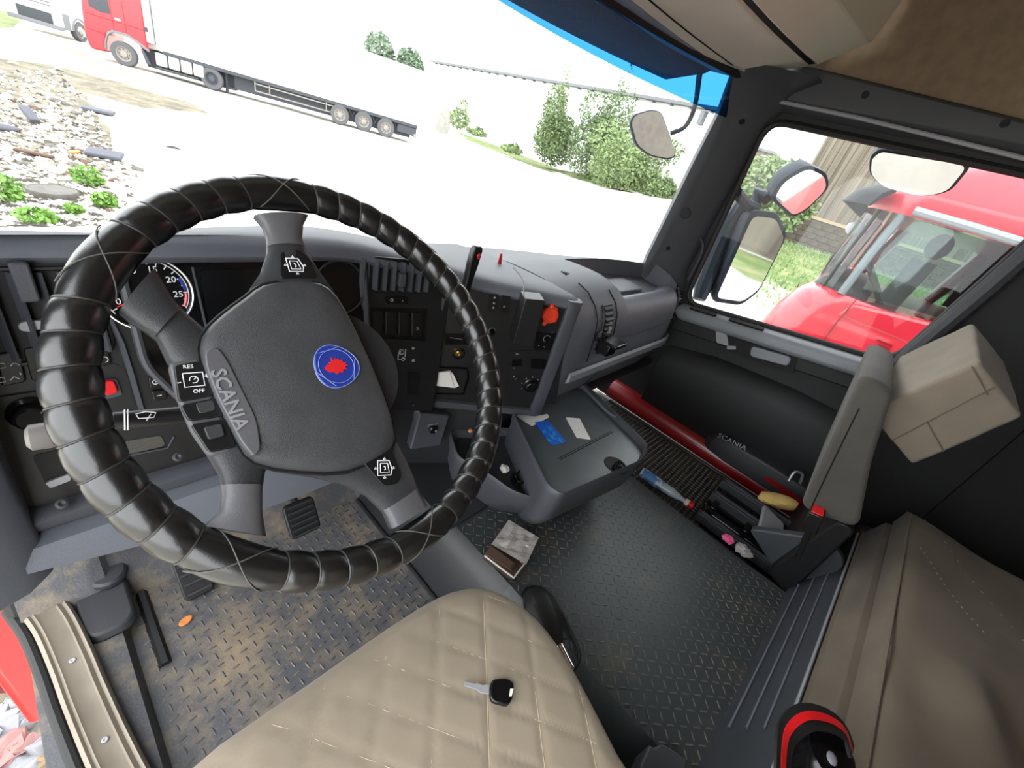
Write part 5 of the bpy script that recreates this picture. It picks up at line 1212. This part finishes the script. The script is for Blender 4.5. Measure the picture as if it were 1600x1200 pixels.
g = G(); q = at(6, 205, 'z', GZ); g.sphere((q.x, q.y, GZ+.06), .16, 14, 8, (1.3, .8, .4)); tag(g.build('dark_bundle', 'slab_grey', smooth=60), 'dark rounded bundle at the left edge of the rubble', 'bundle')
g = G(); q = at(270, 232, 'z', GZ+.02); pts = [q+V((-.15, .0, .02)), q+V((-.08, .02, .02)), q+V((0, .01, .03)), q+V((.08, -.01, .02)), q+V((.16, -.03, 0))]; g.tube(pts, [.005, .02, .035, .025, .005], 8); tag(g.build('rag', 'chassis', smooth=50), 'small dark rag alone on the white yard', 'rag')

# uncountable small rubble
g = G(); rng = random.Random(12)
for i in range(5200):
    px = rng.uniform(-20, 250); py = rng.uniform(112, 352)
    if px > 100+.62*(py-105) and py < 250: continue
    if px > 175+rng.uniform(-40, 60): continue
    if py < 170 and rng.random() < .55: continue
    q = at(px, py, 'z', GZ+.01); d_ = (q-V(CAM.tolist())).length; s = rng.uniform(.02, .055)*(.3+d_/14); a = rng.uniform(0, 6.28)
    p = [q+V((math.cos(a+k*1.57)*s*rng.uniform(.6, 1.2), math.sin(a+k*1.57)*s*rng.uniform(.6, 1.2), 0)) for k in range(4)]; t = q+V((rng.uniform(-.3, .3)*s, rng.uniform(-.3, .3)*s, s*rng.uniform(.4, .9)))
    g.add(p+[t], [(0, 1, 4), (1, 2, 4), (2, 3, 4), (3, 0, 4)])
o = g.build('small_rubble', 'rubble_mix', smooth=0); tag(o, 'small white and grey rubble scattered over the left of the yard', 'rubble', kind='stuff')
# foliage
def leaves(blobs, n, size, rngs, shell=.55):
    rng = random.Random(rngs); g = G(); tot = sum(b[3]*b[4]*b[5] for b in blobs)
    for (x, y, z, rx, ry, rz) in blobs:
        for _ in range(max(20, int(n*rx*ry*rz/tot))):
            while True:
                p = V((rng.uniform(-1, 1), rng.uniform(-1, 1), rng.uniform(-1, 1)))
                if shell < p.length <= 1: break
            c = V((x+p.x*rx, y+p.y*ry, z+p.z*rz)); d = V((rng.gauss(0, 1), rng.gauss(0, 1), rng.gauss(0, .8)+.3)).normalized(); e = d.cross(V((rng.gauss(0, 1), rng.gauss(0, 1), rng.gauss(0, 1)))).normalized(); s = size*rng.uniform(.6, 1.3)
            g.add([c-d*s, c+e*s*.5, c+d*s, c-e*s*.5], [(0, 1, 2, 3)])
    return g
def plant(name, base, blobs, n, size, m_, label, cat, seed, stems=1, stem_r=.08, group=None):
    t = thing(name, label, cat, base, group); g = leaves([(base[0]+b[0], base[1]+b[1], base[2]+b[2], b[3], b[4], b[5]) for b in blobs], n, size, seed); g.build('foliage', m_, t, smooth=0)
    for k in range(stems):
        b = blobs[k % len(blobs)]; g = G(); B = V(base); g.tube([B+V((b[0]*.2, b[1]*.2, -.05)), B+V((b[0]*.6, b[1]*.6, b[2]*.5)), B+V((b[0], b[1], b[2]+b[5]*.4))], [stem_r, stem_r*.7, stem_r*.3], 7); g.build('stem', 'bark', t)
    return t
def gb(px, py, dist):
    d = ray(px, py); h = math.hypot(d[0], d[1]); t = dist/h; q = CAM+t*d; return q
def atd(px, py, dist): q = gb(px, py, dist); return V(q.tolist())
# bushes before the white hall
for (px, py, wpx, hpx, dist, m_, lb, sd) in (
    (862, 244, 62, 112, 50, 'leaf_a', 'tall green bush nearest the trailer, with a ragged top', 1),
    (922, 268, 80, 140, 46, 'leaf_b', 'tallest pointed green bush in the middle of the hedge', 2),
    (965, 292, 95, 110, 42, 'leaf_c', 'wide light green bush at the right of the hedge', 3),
    (1018, 322, 40, 60, 40, 'leaf_a', 'low thin bush beside the windscreen pillar', 4)):
    b = atd(px, py, dist); sc = dist/760*1.12; h = hpx*sc; w_ = wpx*sc; rr = random.Random(sd*9)
    bl = [(0, 0, h*.22, w_*.6, w_*.5, h*.30)]
    for _ in range(9): bl.append((rr.uniform(-.45, .45)*w_, rr.uniform(-.3, .3)*w_, h*rr.uniform(.2, .6), w_*rr.uniform(.18, .3), w_*.3, h*rr.uniform(.14, .26)))
    for _ in range(5): bl.append((rr.uniform(-.35, .35)*w_, rr.uniform(-.2, .2)*w_, h*rr.uniform(.65, .82), w_*.07, w_*.07, h*rr.uniform(.12, .2)))
    z0 = b.z-.3
    plant('bush', (b.x, b.y, z0), bl, 8000, .15, m_, lb, 'bush', sd, 3, .05)
# trees behind the trailer
for (px, py, wpx, hpx, lb, sd) in ((592, 78, 26, 26, 'round treetop on the left above the white trailer', 11), (640, 98, 24, 22, 'round treetop on the right above the white trailer', 12)):
    b = atd(px, py, 75); sc = 75/700; H = b.z-GZ
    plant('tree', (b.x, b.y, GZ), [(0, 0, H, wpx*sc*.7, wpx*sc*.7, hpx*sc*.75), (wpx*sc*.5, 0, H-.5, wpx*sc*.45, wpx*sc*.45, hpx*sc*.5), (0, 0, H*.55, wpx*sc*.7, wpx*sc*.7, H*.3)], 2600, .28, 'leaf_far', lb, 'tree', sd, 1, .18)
b = atd(1224, 290, 27); plant('tree', (b.x, b.y, gz(b.x, b.y)), [(0, 0, b.z+.2, 1.3, 1.3, 1.3), (.7, -.9, b.z-.3, 1.0, 1.0, 1.0), (-.8, .8, b.z+.0, 1.3, 1.3, 1.4), (0, 0, b.z-1.0, 1.7, 1.7, 1.1)], 4200, .15, 'leaf_a', 'green tree seen through the side window left of the clad barn', 'tree', 21, 1, .15)
# weeds
for i, (px, py, w_, h_, lb) in enumerate(((140, 290, .20, .30, 'broad leafy weed in front of the bluish slab'), (12, 316, .18, .36, 'leafy weed at the left edge by the round cover'), (60, 347, .20, .16, 'low leafy weed in front of the round cover'), (118, 335, .09, .14, 'small weed at the right of the round cover'), (165, 325, .14, .22, 'pale weed beside the steering wheel rim'))):
    b = at(px, py, 'z', GZ); plant('weed', (b.x, b.y, GZ), [(0, 0, h_*.5, w_, w_*.8, h_*.5), (w_*.4, 0, h_*.3, w_*.6, w_*.6, h_*.35)], 260, .045, 'leaf_weed', lb, 'weed', 30+i, 2, .01)
for i, (px, py, dist, h_, lb) in enumerate(((716, 196, 55, 3.0, 'small leafy sapling beside the concrete post'), (745, 205, 52, .8, 'low weeds left of the hedge'), (800, 232, 50, .9, 'low weeds at the foot of the hedge'))):
    b = atd(px, py, dist); plant('weed', (b.x, b.y, b.z-.4), [(0, 0, h_*.35, 1.2, 1.2, h_*.35), (.3, 0, h_*.75, .5, .5, h_*.3)], 500, .2, 'leaf_c', lb, 'weed', 40+i, 1, .04)
# grass tufts on the bank seen through the side window
g = G(); rng = random.Random(5)
for _ in range(9000):
    x = rng.uniform(14, 29.5); y = rng.uniform(-8, 8); z = gz(x, y); h_ = rng.uniform(.08, .26); a = rng.uniform(0, 6.28); dx, dy = .05*math.cos(a), .05*math.sin(a)
    if y > 7-(29.5-x)*.15: continue
    if rng.random() > min(1, (x-13)/5): continue
    g.add([(x-dx, y-dy, z), (x+dx, y+dy, z), (x+rng.uniform(-.1, .1), y+rng.uniform(-.1, .1), z+h_)], [(0, 1, 2)])
o = g.build('bank_grass', 'leaf_c', smooth=0); tag(o, 'bright green grass on the bank below the stone wall', 'grass', kind='stuff')

# ---- buildings
hall = thing('warehouse', 'long white hall with grey roof edge behind the hedge', 'building', (45, 38, GZ))
A, B = V((53, 72, GZ)), V((38.6, 5.5, GZ)); u_ = (B-A).normalized(); FHL = Fr(A, u_, (0, 0, 1)); LEN = (B-A).length
if FHL.n.x > 0: pass
sgn = -1 if FHL.n.x > 0 else 1
g = G(); g.prism(FHL, [(0, 0), (LEN, 0), (LEN, 8.4), (0, 8.4)], 0, -sgn*.4); g.build('wall', 'wall_white', hall, smooth=0)
g = G(); g.prism(FHL, [(-.5, 8.35), (LEN+.5, 8.35), (LEN+.5, 8.62), (-.5, 8.62)], sgn*.6, -sgn*.5); g.build('roof_edge', 'roof_grey', hall, smooth=0)
for i in range(0, int(LEN/2.2)):
    g = G(); g.fbox(FHL, 1+i*2.2, 8.28, .18, .14, 0, sgn*.5); g.build('rafter_end', 'roof_grey', hall, smooth=0)
g = G(); g.prism(FHL, [(LEN-12.9, 7.2), (LEN-12.5, 7.2), (LEN-12.5, 8.2), (LEN-12.9, 8.2)], 0, sgn*.5); g.build('wall_lamp', 'roof_grey', hall)
barn = thing('barn', 'barn clad in vertical brown-beige sheets above a stone base', 'building', (30, -3, 0))
g = G(); ys_ = []; y = 6.0
rng = random.Random(8)
ring0, ring1 = [], []
while y > -14:
    for dx, dy in ((0, 0), (0, .16), (.07, .19), (.07, .33)): ring0.append(V((30.0+dx, y-dy, 1.45))); ring1.append(V((30.0+dx, y-dy, 8.0)))
    y -= .36
g.rings([ring0, ring1], closed=False, caps=False); g.build('cladding', 'cladding', barn, smooth=0)
g = G(); g.box((31.5, 5.95, 3.5), (3.2, .1, 9)); g.build('end_wall', 'cladding', barn)
g = G(); g.box((29.94, -4, 1.55), (.12, 20, .16)); g.build('base_trim', 'beige_trim', barn)
g = G(); g.box((30.15, -4, .6), (.2, 20, 1.9)); bw_ = g.build('stone_base', 'mortar', barn)
n_ = 0; proto_b = None
for r in range(5):
    for c in range(17):
        yy_ = 5.9-c*.62-(r % 2)*.31; zz_ = .0+r*.3
        if proto_b is None:
            g = G(); g.box((0, 0, 0), (.1, .57, .26)); proto_b = g.build('brick', 'brick', bw_, bevel=.02); o = proto_b
        else: o = proto_b.copy(); COL.objects.link(o)
        o.location = (30.03+rng.uniform(-.02, .02), yy_, zz_+rng.uniform(-.01, .01))
shed = thing('shed', 'low brown shed beyond the mirror at the left of the side window', 'building', (33, 10.5, 0))
g = G(); g.box((38, 12.5, 1.9), (2, 4.6, 5.6)); g.build('wall', 'cladding', shed)
g = G(); g.box((38, 12.5, 4.75), (2.4, 5, .16)); g.build('roof', 'roof_grey', shed)
g = G(); a = atd(690, 205, 58); g.prism(Fr(a+V((0, 0, -.4)), (.75, -.66, 0), (0, 0, 1)), [(-.9, 0), (.75, 0), (.9, 2.6), (-.35, 3.0)], -.25, .25); tag(g.build('concrete_post', 'concrete', bevel=.04), 'leaning concrete block standing at the end of the trailer', 'post')

# ---- wall behind, seen in the main mirror
g = G(); g.box((9, -19, -.2), (22, .4, 2.6)); tag(g.build('yard_wall', 'cladding'), 'grey-brown yard wall far behind, reflected in the main mirror', 'wall')
patch('grass_verge', [(1.5, -18.5), (14, -18.5), (14, -14), (6, -12), (1.8, -13)], 'grass_ground', .03)
# ---- vehicles
def wheelset(parent, c, axis, r, w_, rimm='wheel_rim'):
    f = Fr(c, V(axis).cross(V((0, 0, 1))), n=axis); g = G()
    g.lathe(f, [(r*.60, -w_/2), (r*.93, -w_/2), (r, -w_*.35), (r, w_*.35), (r*.93, w_/2), (r*.60, w_/2)], 28, caps=False); t = g.build('tyre', 'tyre', parent, smooth=50)
    g = G(); g.lathe(f, [(r*.62, -w_*.4), (r*.62, w_*.42), (r*.52, w_*.40), (r*.46, w_*.2), (r*.30, w_*.25), (r*.26, w_*.42), (r*.10, w_*.45), (0, w_*.45)], 24); g.build('rim', rimm, t, smooth=40)
    for k in range(8):
        a = k*math.pi/4; g = G(); g.sphere(f.p(r*.38*math.cos(a), r*.38*math.sin(a), w_*.24), r*.05, 6, 4); g.build('wheel_bolt', 'chassis', t)
    return t
AX = V((-.894, .447, 0)).normalized(); BX = V((.447, .894, 0)).normalized(); O3 = V((4.75, 32.15, GZ))
LK = lambda s, d, z: O3+AX*s+BX*d+V((0, 0, z))
FT3 = Fr(LK(0, 0, 0), AX*-1, (0, 0, 1))          # u runs to the rear, normal to the camera side?
near = -1 if FT3.n.dot(BX) > 0 else 1
def tp(s0, z0, s1, z1, d0, d1, name, m_, parent, bevel=.03):
    g = G(); g.add([LK(s, d, z) for s in (s0, s1) for d in (d0, d1) for z in (z0, z1)], [(0, 1, 3, 2), (4, 6, 7, 5), (0, 4, 5, 1), (2, 3, 7, 6), (0, 2, 6, 4), (1, 5, 7, 3)]); return g.build(name, m_, parent, bevel=bevel, smooth=30)
lor = thing('lorry_tractor', 'red lorry cab coupled to the white trailer across the yard', 'lorry', LK(0, 1.2, 0))
def tpoly(pts, d0, d1, name, m_, parent, bevel=.03):
    g = G(); g.rings([[LK(s, d0, z) for s, z in pts], [LK(s, d1, z) for s, z in pts]]); return g.build(name, m_, parent, bevel=bevel, smooth=30)
tpoly([(1.30, .45), (1.38, 1.0), (1.32, 1.9), (1.18, 2.8), (1.0, 3.5), (-1.0, 3.7), (-1.0, .95), (-.72, .95), (-.62, 1.15), (-.3, 1.32), (.3, 1.32), (.55, 1.15), (.66, .8), (.70, .38), (1.2, .35)], 0, 2.45, 'cab_body', 'truck_red', lor, .06)
tpoly([(1.02, 2.05), (.98, 2.75), (.28, 2.75), (.25, 2.0), (.6, 1.95)], -.015, .02, 'side_window', 'dark_window', lor)
for pp in ([(.22, 1.3), (.22, 2.9)], [(1.2, 1.75), (-.98, 1.75)], [(-.25, 1.4), (-.25, 3.4)], [(1.25, 1.15), (.66, 1.12)]):
    g = G(); g.tube([LK(s, -.008, z) for s, z in pp], .012, 5); g.build('door_gap', 'red_dark', lor)
tp(.12, 1.82, -.10, 1.90, -.03, 0, 'door_handle', 'truck_white', lor, .01)
tpoly([(.72, .5), (.66, .85), (.52, 1.22), (.3, 1.38), (-.3, 1.38), (-.66, 1.22), (-1.05, 1.0), (-1.05, .88), (-.66, 1.08), (-.3, 1.28), (.3, 1.28), (.5, 1.1), (.62, .8), (.66, .5)], -.04, .1, 'wheel_arch', 'roof_grey', lor, .01)
tp(1.44, .75, 1.36, 1.0, -.02, .3, 'head_lamp', 'paper', lor)
tp(-1.0, 1.3, -1.28, 3.9, 0.02, 2.4, 'side_deflector', 'truck_white', lor)
tp(-.95, 1.72, -1.12, 1.9, -.02, .01, 'marker_panel', 'dark_window', lor, 0)
wheelset(lor, LK(0, .12, .51), BX*-1, .51, .32); wheelset(lor, LK(-3.6, .2, .51), BX*-1, .51, .32, 'chassis')
tp(-.75, .22, -4.6, .98, .5, 2.0, 'chassis_shade_block', 'chassis', lor)  # chassis thickened to a solid dark block that stands for the shade underneath
for i in range(4):
    tp(-1.25-i*.52, .42, -1.72-i*.52, .98, .02, .5, 'fuel_tank', 'tank', lor, .06)
tpoly([(-.85, .35), (-.7, .95), (-.82, .95), (-1.05, .35)], 0, .3, 'rear_mudflap', 'chassis', lor)
tp(-1.2, .28, -3.0, .36, 0, .4, 'side_skirt', 'chassis', lor)
trl = thing('trailer', 'long white box trailer behind the red lorry cab', 'trailer', LK(-9, 1.2, 0))
tp(-1.38, 1.12, -14.6, 4.0, 0, 2.5, 'box', 'truck_white', trl)
tp(-1.6, .95, -14.5, 1.14, .03, 2.47, 'floor_beam', 'chassis', trl)
tp(-3.0, .30, -14.2, .95, .5, 2.0, 'chassis_shade_block', 'chassis', trl)  # dark block filled in for the shade below the trailer floor
tp(-4.9, .5, -7.0, .9, .7, 1.8, 'pallet_box', 'chassis', trl)
for z in (.52, .86):
    g = G(); g.tube([LK(-5.6, .05, z), LK(-9.7, .05, z)], .035, 6); g.build('side_guard_rail', 'wheel_rim', trl)
for s in (-5.6, -6.3, -9.2, -9.7):
    g = G(); g.tube([LK(s, .06, .5), LK(s, .06, 1.0)], .03, 6); g.build('side_guard_post', 'wheel_rim', trl)
for s in (-9.95, -11.3, -12.62):
    wheelset(trl, LK(s, .14, .52), BX*-1, .52, .34)
    g = G(); g.tube([LK(s+.66*math.cos(t), .2, .50+.62*math.sin(t)) for t in np.linspace(.15, math.pi-.15, 10)], .03, 6); g.build('mudguard', 'chassis', trl)
tp(-13.3, .5, -14.5, .95, .1, .2, 'rear_side_panel', 'chassis', trl); tp(-14.35, .42, -14.55, .62, .05, 2.4, 'underrun_bar', 'wheel_rim', trl)
g = G(); g.tube([LK(-4.2, .5, .95), LK(-4.2, .5, .05)], .07, 8); g.build('landing_leg', 'chassis', trl)
# white lorry behind, front and side visible
wl = thing('white_lorry', 'white lorry parked behind the red cab at the upper left', 'lorry', (4.6, 49, GZ))
FN = V((-.62, -.78, 0)).normalized(); SN = V((.78, -.62, 0)).normalized(); c0 = at(101, 50, 'z', GZ+.35)
LW = lambda s, d, z: V((c0.x, c0.y, GZ))-FN*s-SN*d+V((0, 0, z))
def wp(s0, s1, d0, d1, z0, z1, name, m_, bevel=.05):
    g = G(); g.add([LW(s, d, z) for s in (s0, s1) for d in (d0, d1) for z in (z0, z1)], [(0, 1, 3, 2), (4, 6, 7, 5), (0, 4, 5, 1), (2, 3, 7, 6), (0, 2, 6, 4), (1, 5, 7, 3)]); return g.build(name, m_, wl, bevel=bevel, smooth=30)
wp(0, 2.3, 0, 2.5, .45, 3.6, 'cab_body', 'truck_white', .12)
wp(-.03, .1, .45, 2.05, .55, 1.05, 'lower_grille', 'dark_window', .02)
for z in (1.35, 1.5, 1.65, 1.8): wp(-.04, .05, .4, 2.1, z, z+.07, 'grille_bar', 'roof_grey', .01)
wp(-.02, .1, .2, 2.3, 2.15, 3.1, 'windscreen', 'dark_window', .05); wp(.35, 1.15, -.02, .1, 2.1, 2.95, 'side_window', 'dark_window', .03)
wp(-.08, .06, .02, .42, .7, 1.05, 'head_lamp', 'paper', .04); wp(-.08, .06, 2.08, 2.48, .7, 1.05, 'head_lamp', 'paper', .04)
wp(-.12, .1, 0.0, 2.5, .35, .55, 'bumper', 'roof_grey', .03); wp(.05, .2, -.25, -.05, 2.0, 2.8, 'mirror', 'dark_window', .03)
wp(.1, .6, -.02, .06, .45, 1.2, 'step_panel', 'roof_grey', .02); wp(2.3, 8, .1, 2.4, .9, 3.9, 'box', 'truck_white', .05)
wheelset(wl, LW(1.35, .12, .5), SN, .5, .32)
g = G(); g.tube([LW(1.35+.62*math.cos(t), -.02, .5+.62*math.sin(t)) for t in np.linspace(0, math.pi, 12)], .05, 6); g.build('wheel_arch', 'roof_grey', wl)

# ---- red lorry standing alongside on the passenger side
nb = thing('neighbour_lorry', 'red lorry cab parked alongside, seen through the passenger window', 'lorry', (3.5, -.8, GZ))
NX0, NX1 = 2.40, 4.75
def foot(z, yf, inset=0, yr=-2.2, n=7):
    x0, x1 = NX0+inset, NX1-inset; r = .25; out = [V((x0, yr, z))]
    for k in range(n): a = math.pi/2*k/(n-1); out.append(V((x0+r-r*math.cos(a), yf-r+r*math.sin(a), z)))
    for k in range(n): a = math.pi/2*k/(n-1); out.append(V((x1-r+r*math.sin(a), yf-r+r*math.cos(a), z)))
    out.append(V((x1, yr, z))); return out
g = G(); g.rings([foot(-.9, .42, .02), foot(-.2, .46), foot(.4, .44), foot(.62, .40), foot(.76, .34, .01), foot(.82, .28, .04)], caps=True); g.build('lower_body', 'truck_red_side', nb, smooth=50)
g = G(); g.prism(Fr((NX0+.0, 0, 0), (0, -1, 0), (0, 0, 1)), [(-.06, .70), (-.02, .80), (.4, .86), (2.2, .92), (2.2, .7)], -.10, 0); g.build('window_sill', 'truck_red_side', nb, bevel=.02)
g = G(); g.rings([foot(1.30, .27, .06), foot(1.36, .29, .05), foot(1.44, .25, .06), foot(1.55, .14, .10), foot(1.68, -.10, .2), foot(1.80, -.5, .4)], caps=True); g.build('roof', 'truck_red_side', nb, smooth=60)
g = G(); g.rings([foot(.82, .29, .05)[1:-1], foot(1.06, .285, .06)[1:-1], foot(1.30, .27, .08)[1:-1]], closed=False, caps=False)
sel = g.v; k = len(foot(0, 0))-2; m0 = 2; g2 = G(); g2.rings([[V(sel[j*k+i]) for i in range(m0, k-m0)] for j in range(3)], closed=False, caps=False); g2.build('windscreen', 'green_glass', nb)
for i0 in (1, 3):
    g = G(); g.tube([V(sel[j*k+i0]) for j in range(3)], .022 if i0 == 1 else .010, 8); g.build('front_pillar', 'pillar_glare_teal' if i0 == 1 else 'rubber', nb)
g = G(); g.prism(Fr((NX0+.07, 0, 0), (0, -1, 0), (0, 0, 1)), rpoly([(-.02, .85), (.48, .89), (.62, 1.28), (-.02, 1.30), (-.06, 1.1)], .04), -.01, -.006); g.build('side_window', 'green_glass', nb)
g = G(); g.tube([(NX0+.05, -.5, .88), (NX0+.06, -.56, 1.1), (NX0+.08, -.66, 1.32)], .045, 8); g.build('rear_pillar', 'red_dark', nb)
g = G(); g.tube([(NX0+.03, .05, 1.33), (NX0+.02, -.2, 1.325), (NX0+.02, -.7, 1.31), (NX0+.02, -1.8, 1.30)], .022, 8); g.build('drip_rail', 'door_grey', nb)
# rear wall with openings, far-side door frame
g = G(); g.box(((NX0+NX1)/2, -.95, 1.05), (NX1-NX0-.1, .05, .6)); g.build('rear_wall', 'stone_brown', nb)
g = G(); g.box((NX1-.05, -1.0, 1.08), (.06, .9, .5)); g.build('far_rear_panel', 'stone_brown', nb)
for ya in (.05, -.55):
    g = G(); g.tube([(NX1-.06, ya+.1, .82), (NX1-.07, ya, 1.32)], .05, 8); g.build('far_pillar', 'red_dark', nb)
g = G(); g.box(((NX0+NX1)/2, .12, .80), (NX1-NX0-.3, .3, .14)); g.build('dashboard', 'chassis', nb, bevel=.04)
g = G(); c = V((NX0+.5, .0, .92)); f = Fr(c, (1, 0, 0), n=(0, -.7, .7)); g.tube([f.p(.2*math.cos(t), .2*math.sin(t)) for t in np.linspace(0, 6.2832, 28, endpoint=False)], .014, 7, loop=True); g.build('steering_wheel', 'rubber', nb)
# its grey seat with separate head pad
g = G(); rs = []
for t in np.linspace(0, 1, 8):
    z = .60+.52*t; y = -.12-.04*t; w_ = .20-.05*t; rs.append([V((NX0+.55+w_*math.cos(a), y+.065*math.sin(a), z)) for a in np.linspace(0, 6.2832, 16, endpoint=False)])
g.rings(rs); g.build('seat_back', 'slab_grey', nb, smooth=60)
g = G(); g.sphere((NX0+.55, -.17, 1.215), .1, 14, 8, (1.35, .62, .8)); g.build('seat_head_pad', 'slab_grey', nb)
# sun visor, small front mirror, door seam, lettering plate
g = G(); rs = []
pts = foot(1.34, .30, .02)[1:-1]
for i, q in enumerate(pts):
    c = V(((NX0+NX1)/2, -.3, 0)); d = V((q.x-c.x, q.y-c.y, 0)).normalized(); rs.append([q+V((0, 0, .08)), q+d*.12+V((0, 0, .02)), q+d*.17+V((0, 0, -.05)), q+d*.15+V((0, 0, -.05)), q+d*.09+V((0, 0, .0)), q+V((0, 0, .05))])
g.rings(rs[2:-2]); g.build('sun_visor', 'visor_dark', nb, smooth=50)
g = G(); g.sphere(at(1338, 358, 'x', 2.75), .05, 12, 8, (.5, 1.2, .9)); g.build('visor_mirror', 'silver_plastic', nb)
g = G(); g.tube([at(1338, 468, 'x', NX0-.004), at(1310, 500, 'x', NX0-.004), at(1288, 530, 'x', NX0-.004)], .004, 5); g.build('door_gap', 'red_dark', nb)
for k in range(3):
    g = G(); a = at(1382, 536+k*7, 'x', NX0-.003); g.box(a, (.004, .08-.02*k, .012)); g.build('door_marking', 'red_dark', nb)
for pt in ((-.5, .9), (-1.9, .9)): wheelset(nb, V((NX0+.15, pt[0]-.4, GZ+.5)), (-1, 0, 0), .5, .3)

# ---- our own mirrors
def mirror(name, c, nrm_, outline_px, label, glassm='mirror', depth=.07, grow=1.12, dome=.7, loc=None):
    n_ = V(nrm_).normalized(); u = V((0, 0, 1)).cross(n_).normalized(); f = Fr(c, u, n=n_); t = thing(name, label, 'mirror', c)
    q = rpoly(f.uvs(outline_px), .03, 5); g = G(); cx = sum(p[0] for p in q)/len(q); cy = sum(p[1] for p in q)/len(q)
    g.rings([[f.p(cx+(a-cx)*k, cy+(b-cy)*k, h) for a, b in q] for k, h in ((1.0, .0), (grow, -.004), (grow, -.02), (grow*.92, -depth*.7), (grow*dome, -depth), (.02, -depth*1.05))]); g.build('housing', 'mirror_housing', t, smooth=50)
    g = G(); g.prism(f, [(cx+(a-cx)*.985, cy+(b-cy)*.985) for a, b in q], -.004, .002); g.build('glass', glassm, t, smooth=0)
    return t, f, (cx, cy)
t, f, _ = mirror('main_mirror', at(1180, 400, 'x', 1.36), (-.60, -.80, -.03), [(1118, 466), (1176, 336), (1212, 340), (1226, 372), (1186, 452), (1160, 472)], 'large main door mirror outside the passenger window', depth=.10, grow=1.10)
g = G(); a = f.uv(1160, 318); g.tube([at(1165, 312, 'x', 1.36), at(1140, 350, 'x', 1.34), at(1118, 400, 'x', 1.32), at(1098, 450, 'x', 1.30), at(1092, 468, 'x', 1.28)], [.03, .04, .042, .04, .03], 10); g.build('arm_cover', 'mirror_housing', t)
g = G(); g.tube([at(1150, 300, 'x', 1.10), at(1165, 318, 'x', 1.25), at(1180, 325, 'x', 1.36)], .022, 8); g.build('bracket', 'mirror_housing', t)
t, f, _ = mirror('wide_angle_mirror', at(1250, 296, 'x', 1.40), (-.50, -.78, -.36), [(1209, 309), (1224, 284), (1262, 262), (1288, 274), (1292, 294), (1262, 325), (1240, 337)], 'small rounded wide-angle mirror above the main mirror', depth=.10, grow=1.13)
g = G(); g.tube([at(1200, 310, 'x', 1.40), at(1185, 300, 'x', 1.42), at(1180, 325, 'x', 1.40)], [.03, .03, .025], 8); g.build('bracket', 'mirror_housing', t)
t, f, _ = mirror('kerb_mirror', at(1435, 268, 'x', 1.42), (-.64, -.2, -.74), [(1362, 247), (1376, 236), (1514, 258), (1480, 300), (1440, 307), (1380, 292), (1360, 272)], 'wide kerb mirror hanging above the passenger window', depth=.09, grow=1.06)
g = G(); g.tube([at(1440, 238, 'x', 1.44), at(1460, 236, 'x', 1.30), at(1470, 225, 'x', 1.12)], .022, 8); g.build('bracket', 'mirror_housing', t)
t, f, _ = mirror('front_mirror', at(1015, 208, 'y', 1.28), (-.55, -.70, .12), [(986, 192), (992, 180), (1018, 172), (1034, 176), (1046, 210), (1056, 243), (1044, 248), (1015, 242), (995, 226)], 'dusty front mirror on a curved arm outside the windscreen', 'mirror_dusty', depth=.06, grow=1.04)
g = G(); c = at(1048, 208, 'y', 1.26); g.tube(smooth_path([c, at(1068, 200, 'y', 1.2), at(1080, 182, 'y', 1.14), at(1088, 155, 'y', 1.08), V((.98, .86, 1.50)), V((.95, .78, 1.52))], 6), .012, 8); g.build('arm', 'mirror_housing', t)

# ---- litter below the open door
mat('faded_pink', (140, 104, 100), .8)
mat('litter_white', (128, 128, 133), .6, var=.15, scale=20); mat('maroon_cloth', (92, 18, 30), .9, var=.2, scale=25); mat('twig', (120, 102, 78), .9)
rng = random.Random(4)
for i, (px, py, r, m_, lb, nm) in enumerate(((12, 1130, .09, 'litter_white', 'crumpled white plastic sheet below the door, nearest the red cloth', 'plastic_sheet'), (48, 1105, .07, 'litter_white', 'crumpled white plastic beside the seal below the door', 'plastic_sheet'), (55, 1190, .08, 'litter_white', 'white plastic scraps at the bottom left corner', 'plastic_sheet'), (8, 1180, .07, 'faded_pink', 'faded pink packaging on the ground at the left edge', 'packaging'))):
    q = at(px, py, 'z', GZ+.05); g = G(); g.sphere(q, r, 14, 8, (1.2, 1, .35)); g.v = [tuple(V(p)+V((rng.uniform(-1, 1), rng.uniform(-1, 1), rng.uniform(-.5, 1)))*r*.25) for p in g.v]; tag(g.build(nm, m_, smooth=0), lb, 'litter')
for i in range(7):
    a = at(70+rng.uniform(-10, 30), 1120+i*13, 'z', GZ+.08); b = at(100+rng.uniform(0, 25), 1100+i*16+rng.uniform(-30, 30), 'z', GZ+.12); g = G(); g.tube([a, a.lerp(b, .5)+V((0, 0, .03)), b], .012, 6); tag(g.build('twig', 'twig'), 'dry twig in the heap beside the sill plate', 'twig', 'dry twigs by the sill')
q = at(8, 1015, 'x', -1.12); g = G(); g.sphere(q, .11, 12, 8, (.6, 1, 1.2)); g.v = [tuple(V(p)+V((rng.uniform(-1, 1), rng.uniform(-1, 1), rng.uniform(-1, 1)))*.012) for p in g.v]; tag(g.build('maroon_rag', 'maroon_cloth', smooth=40), 'dark maroon rag hanging below the door opening at the left', 'rag')
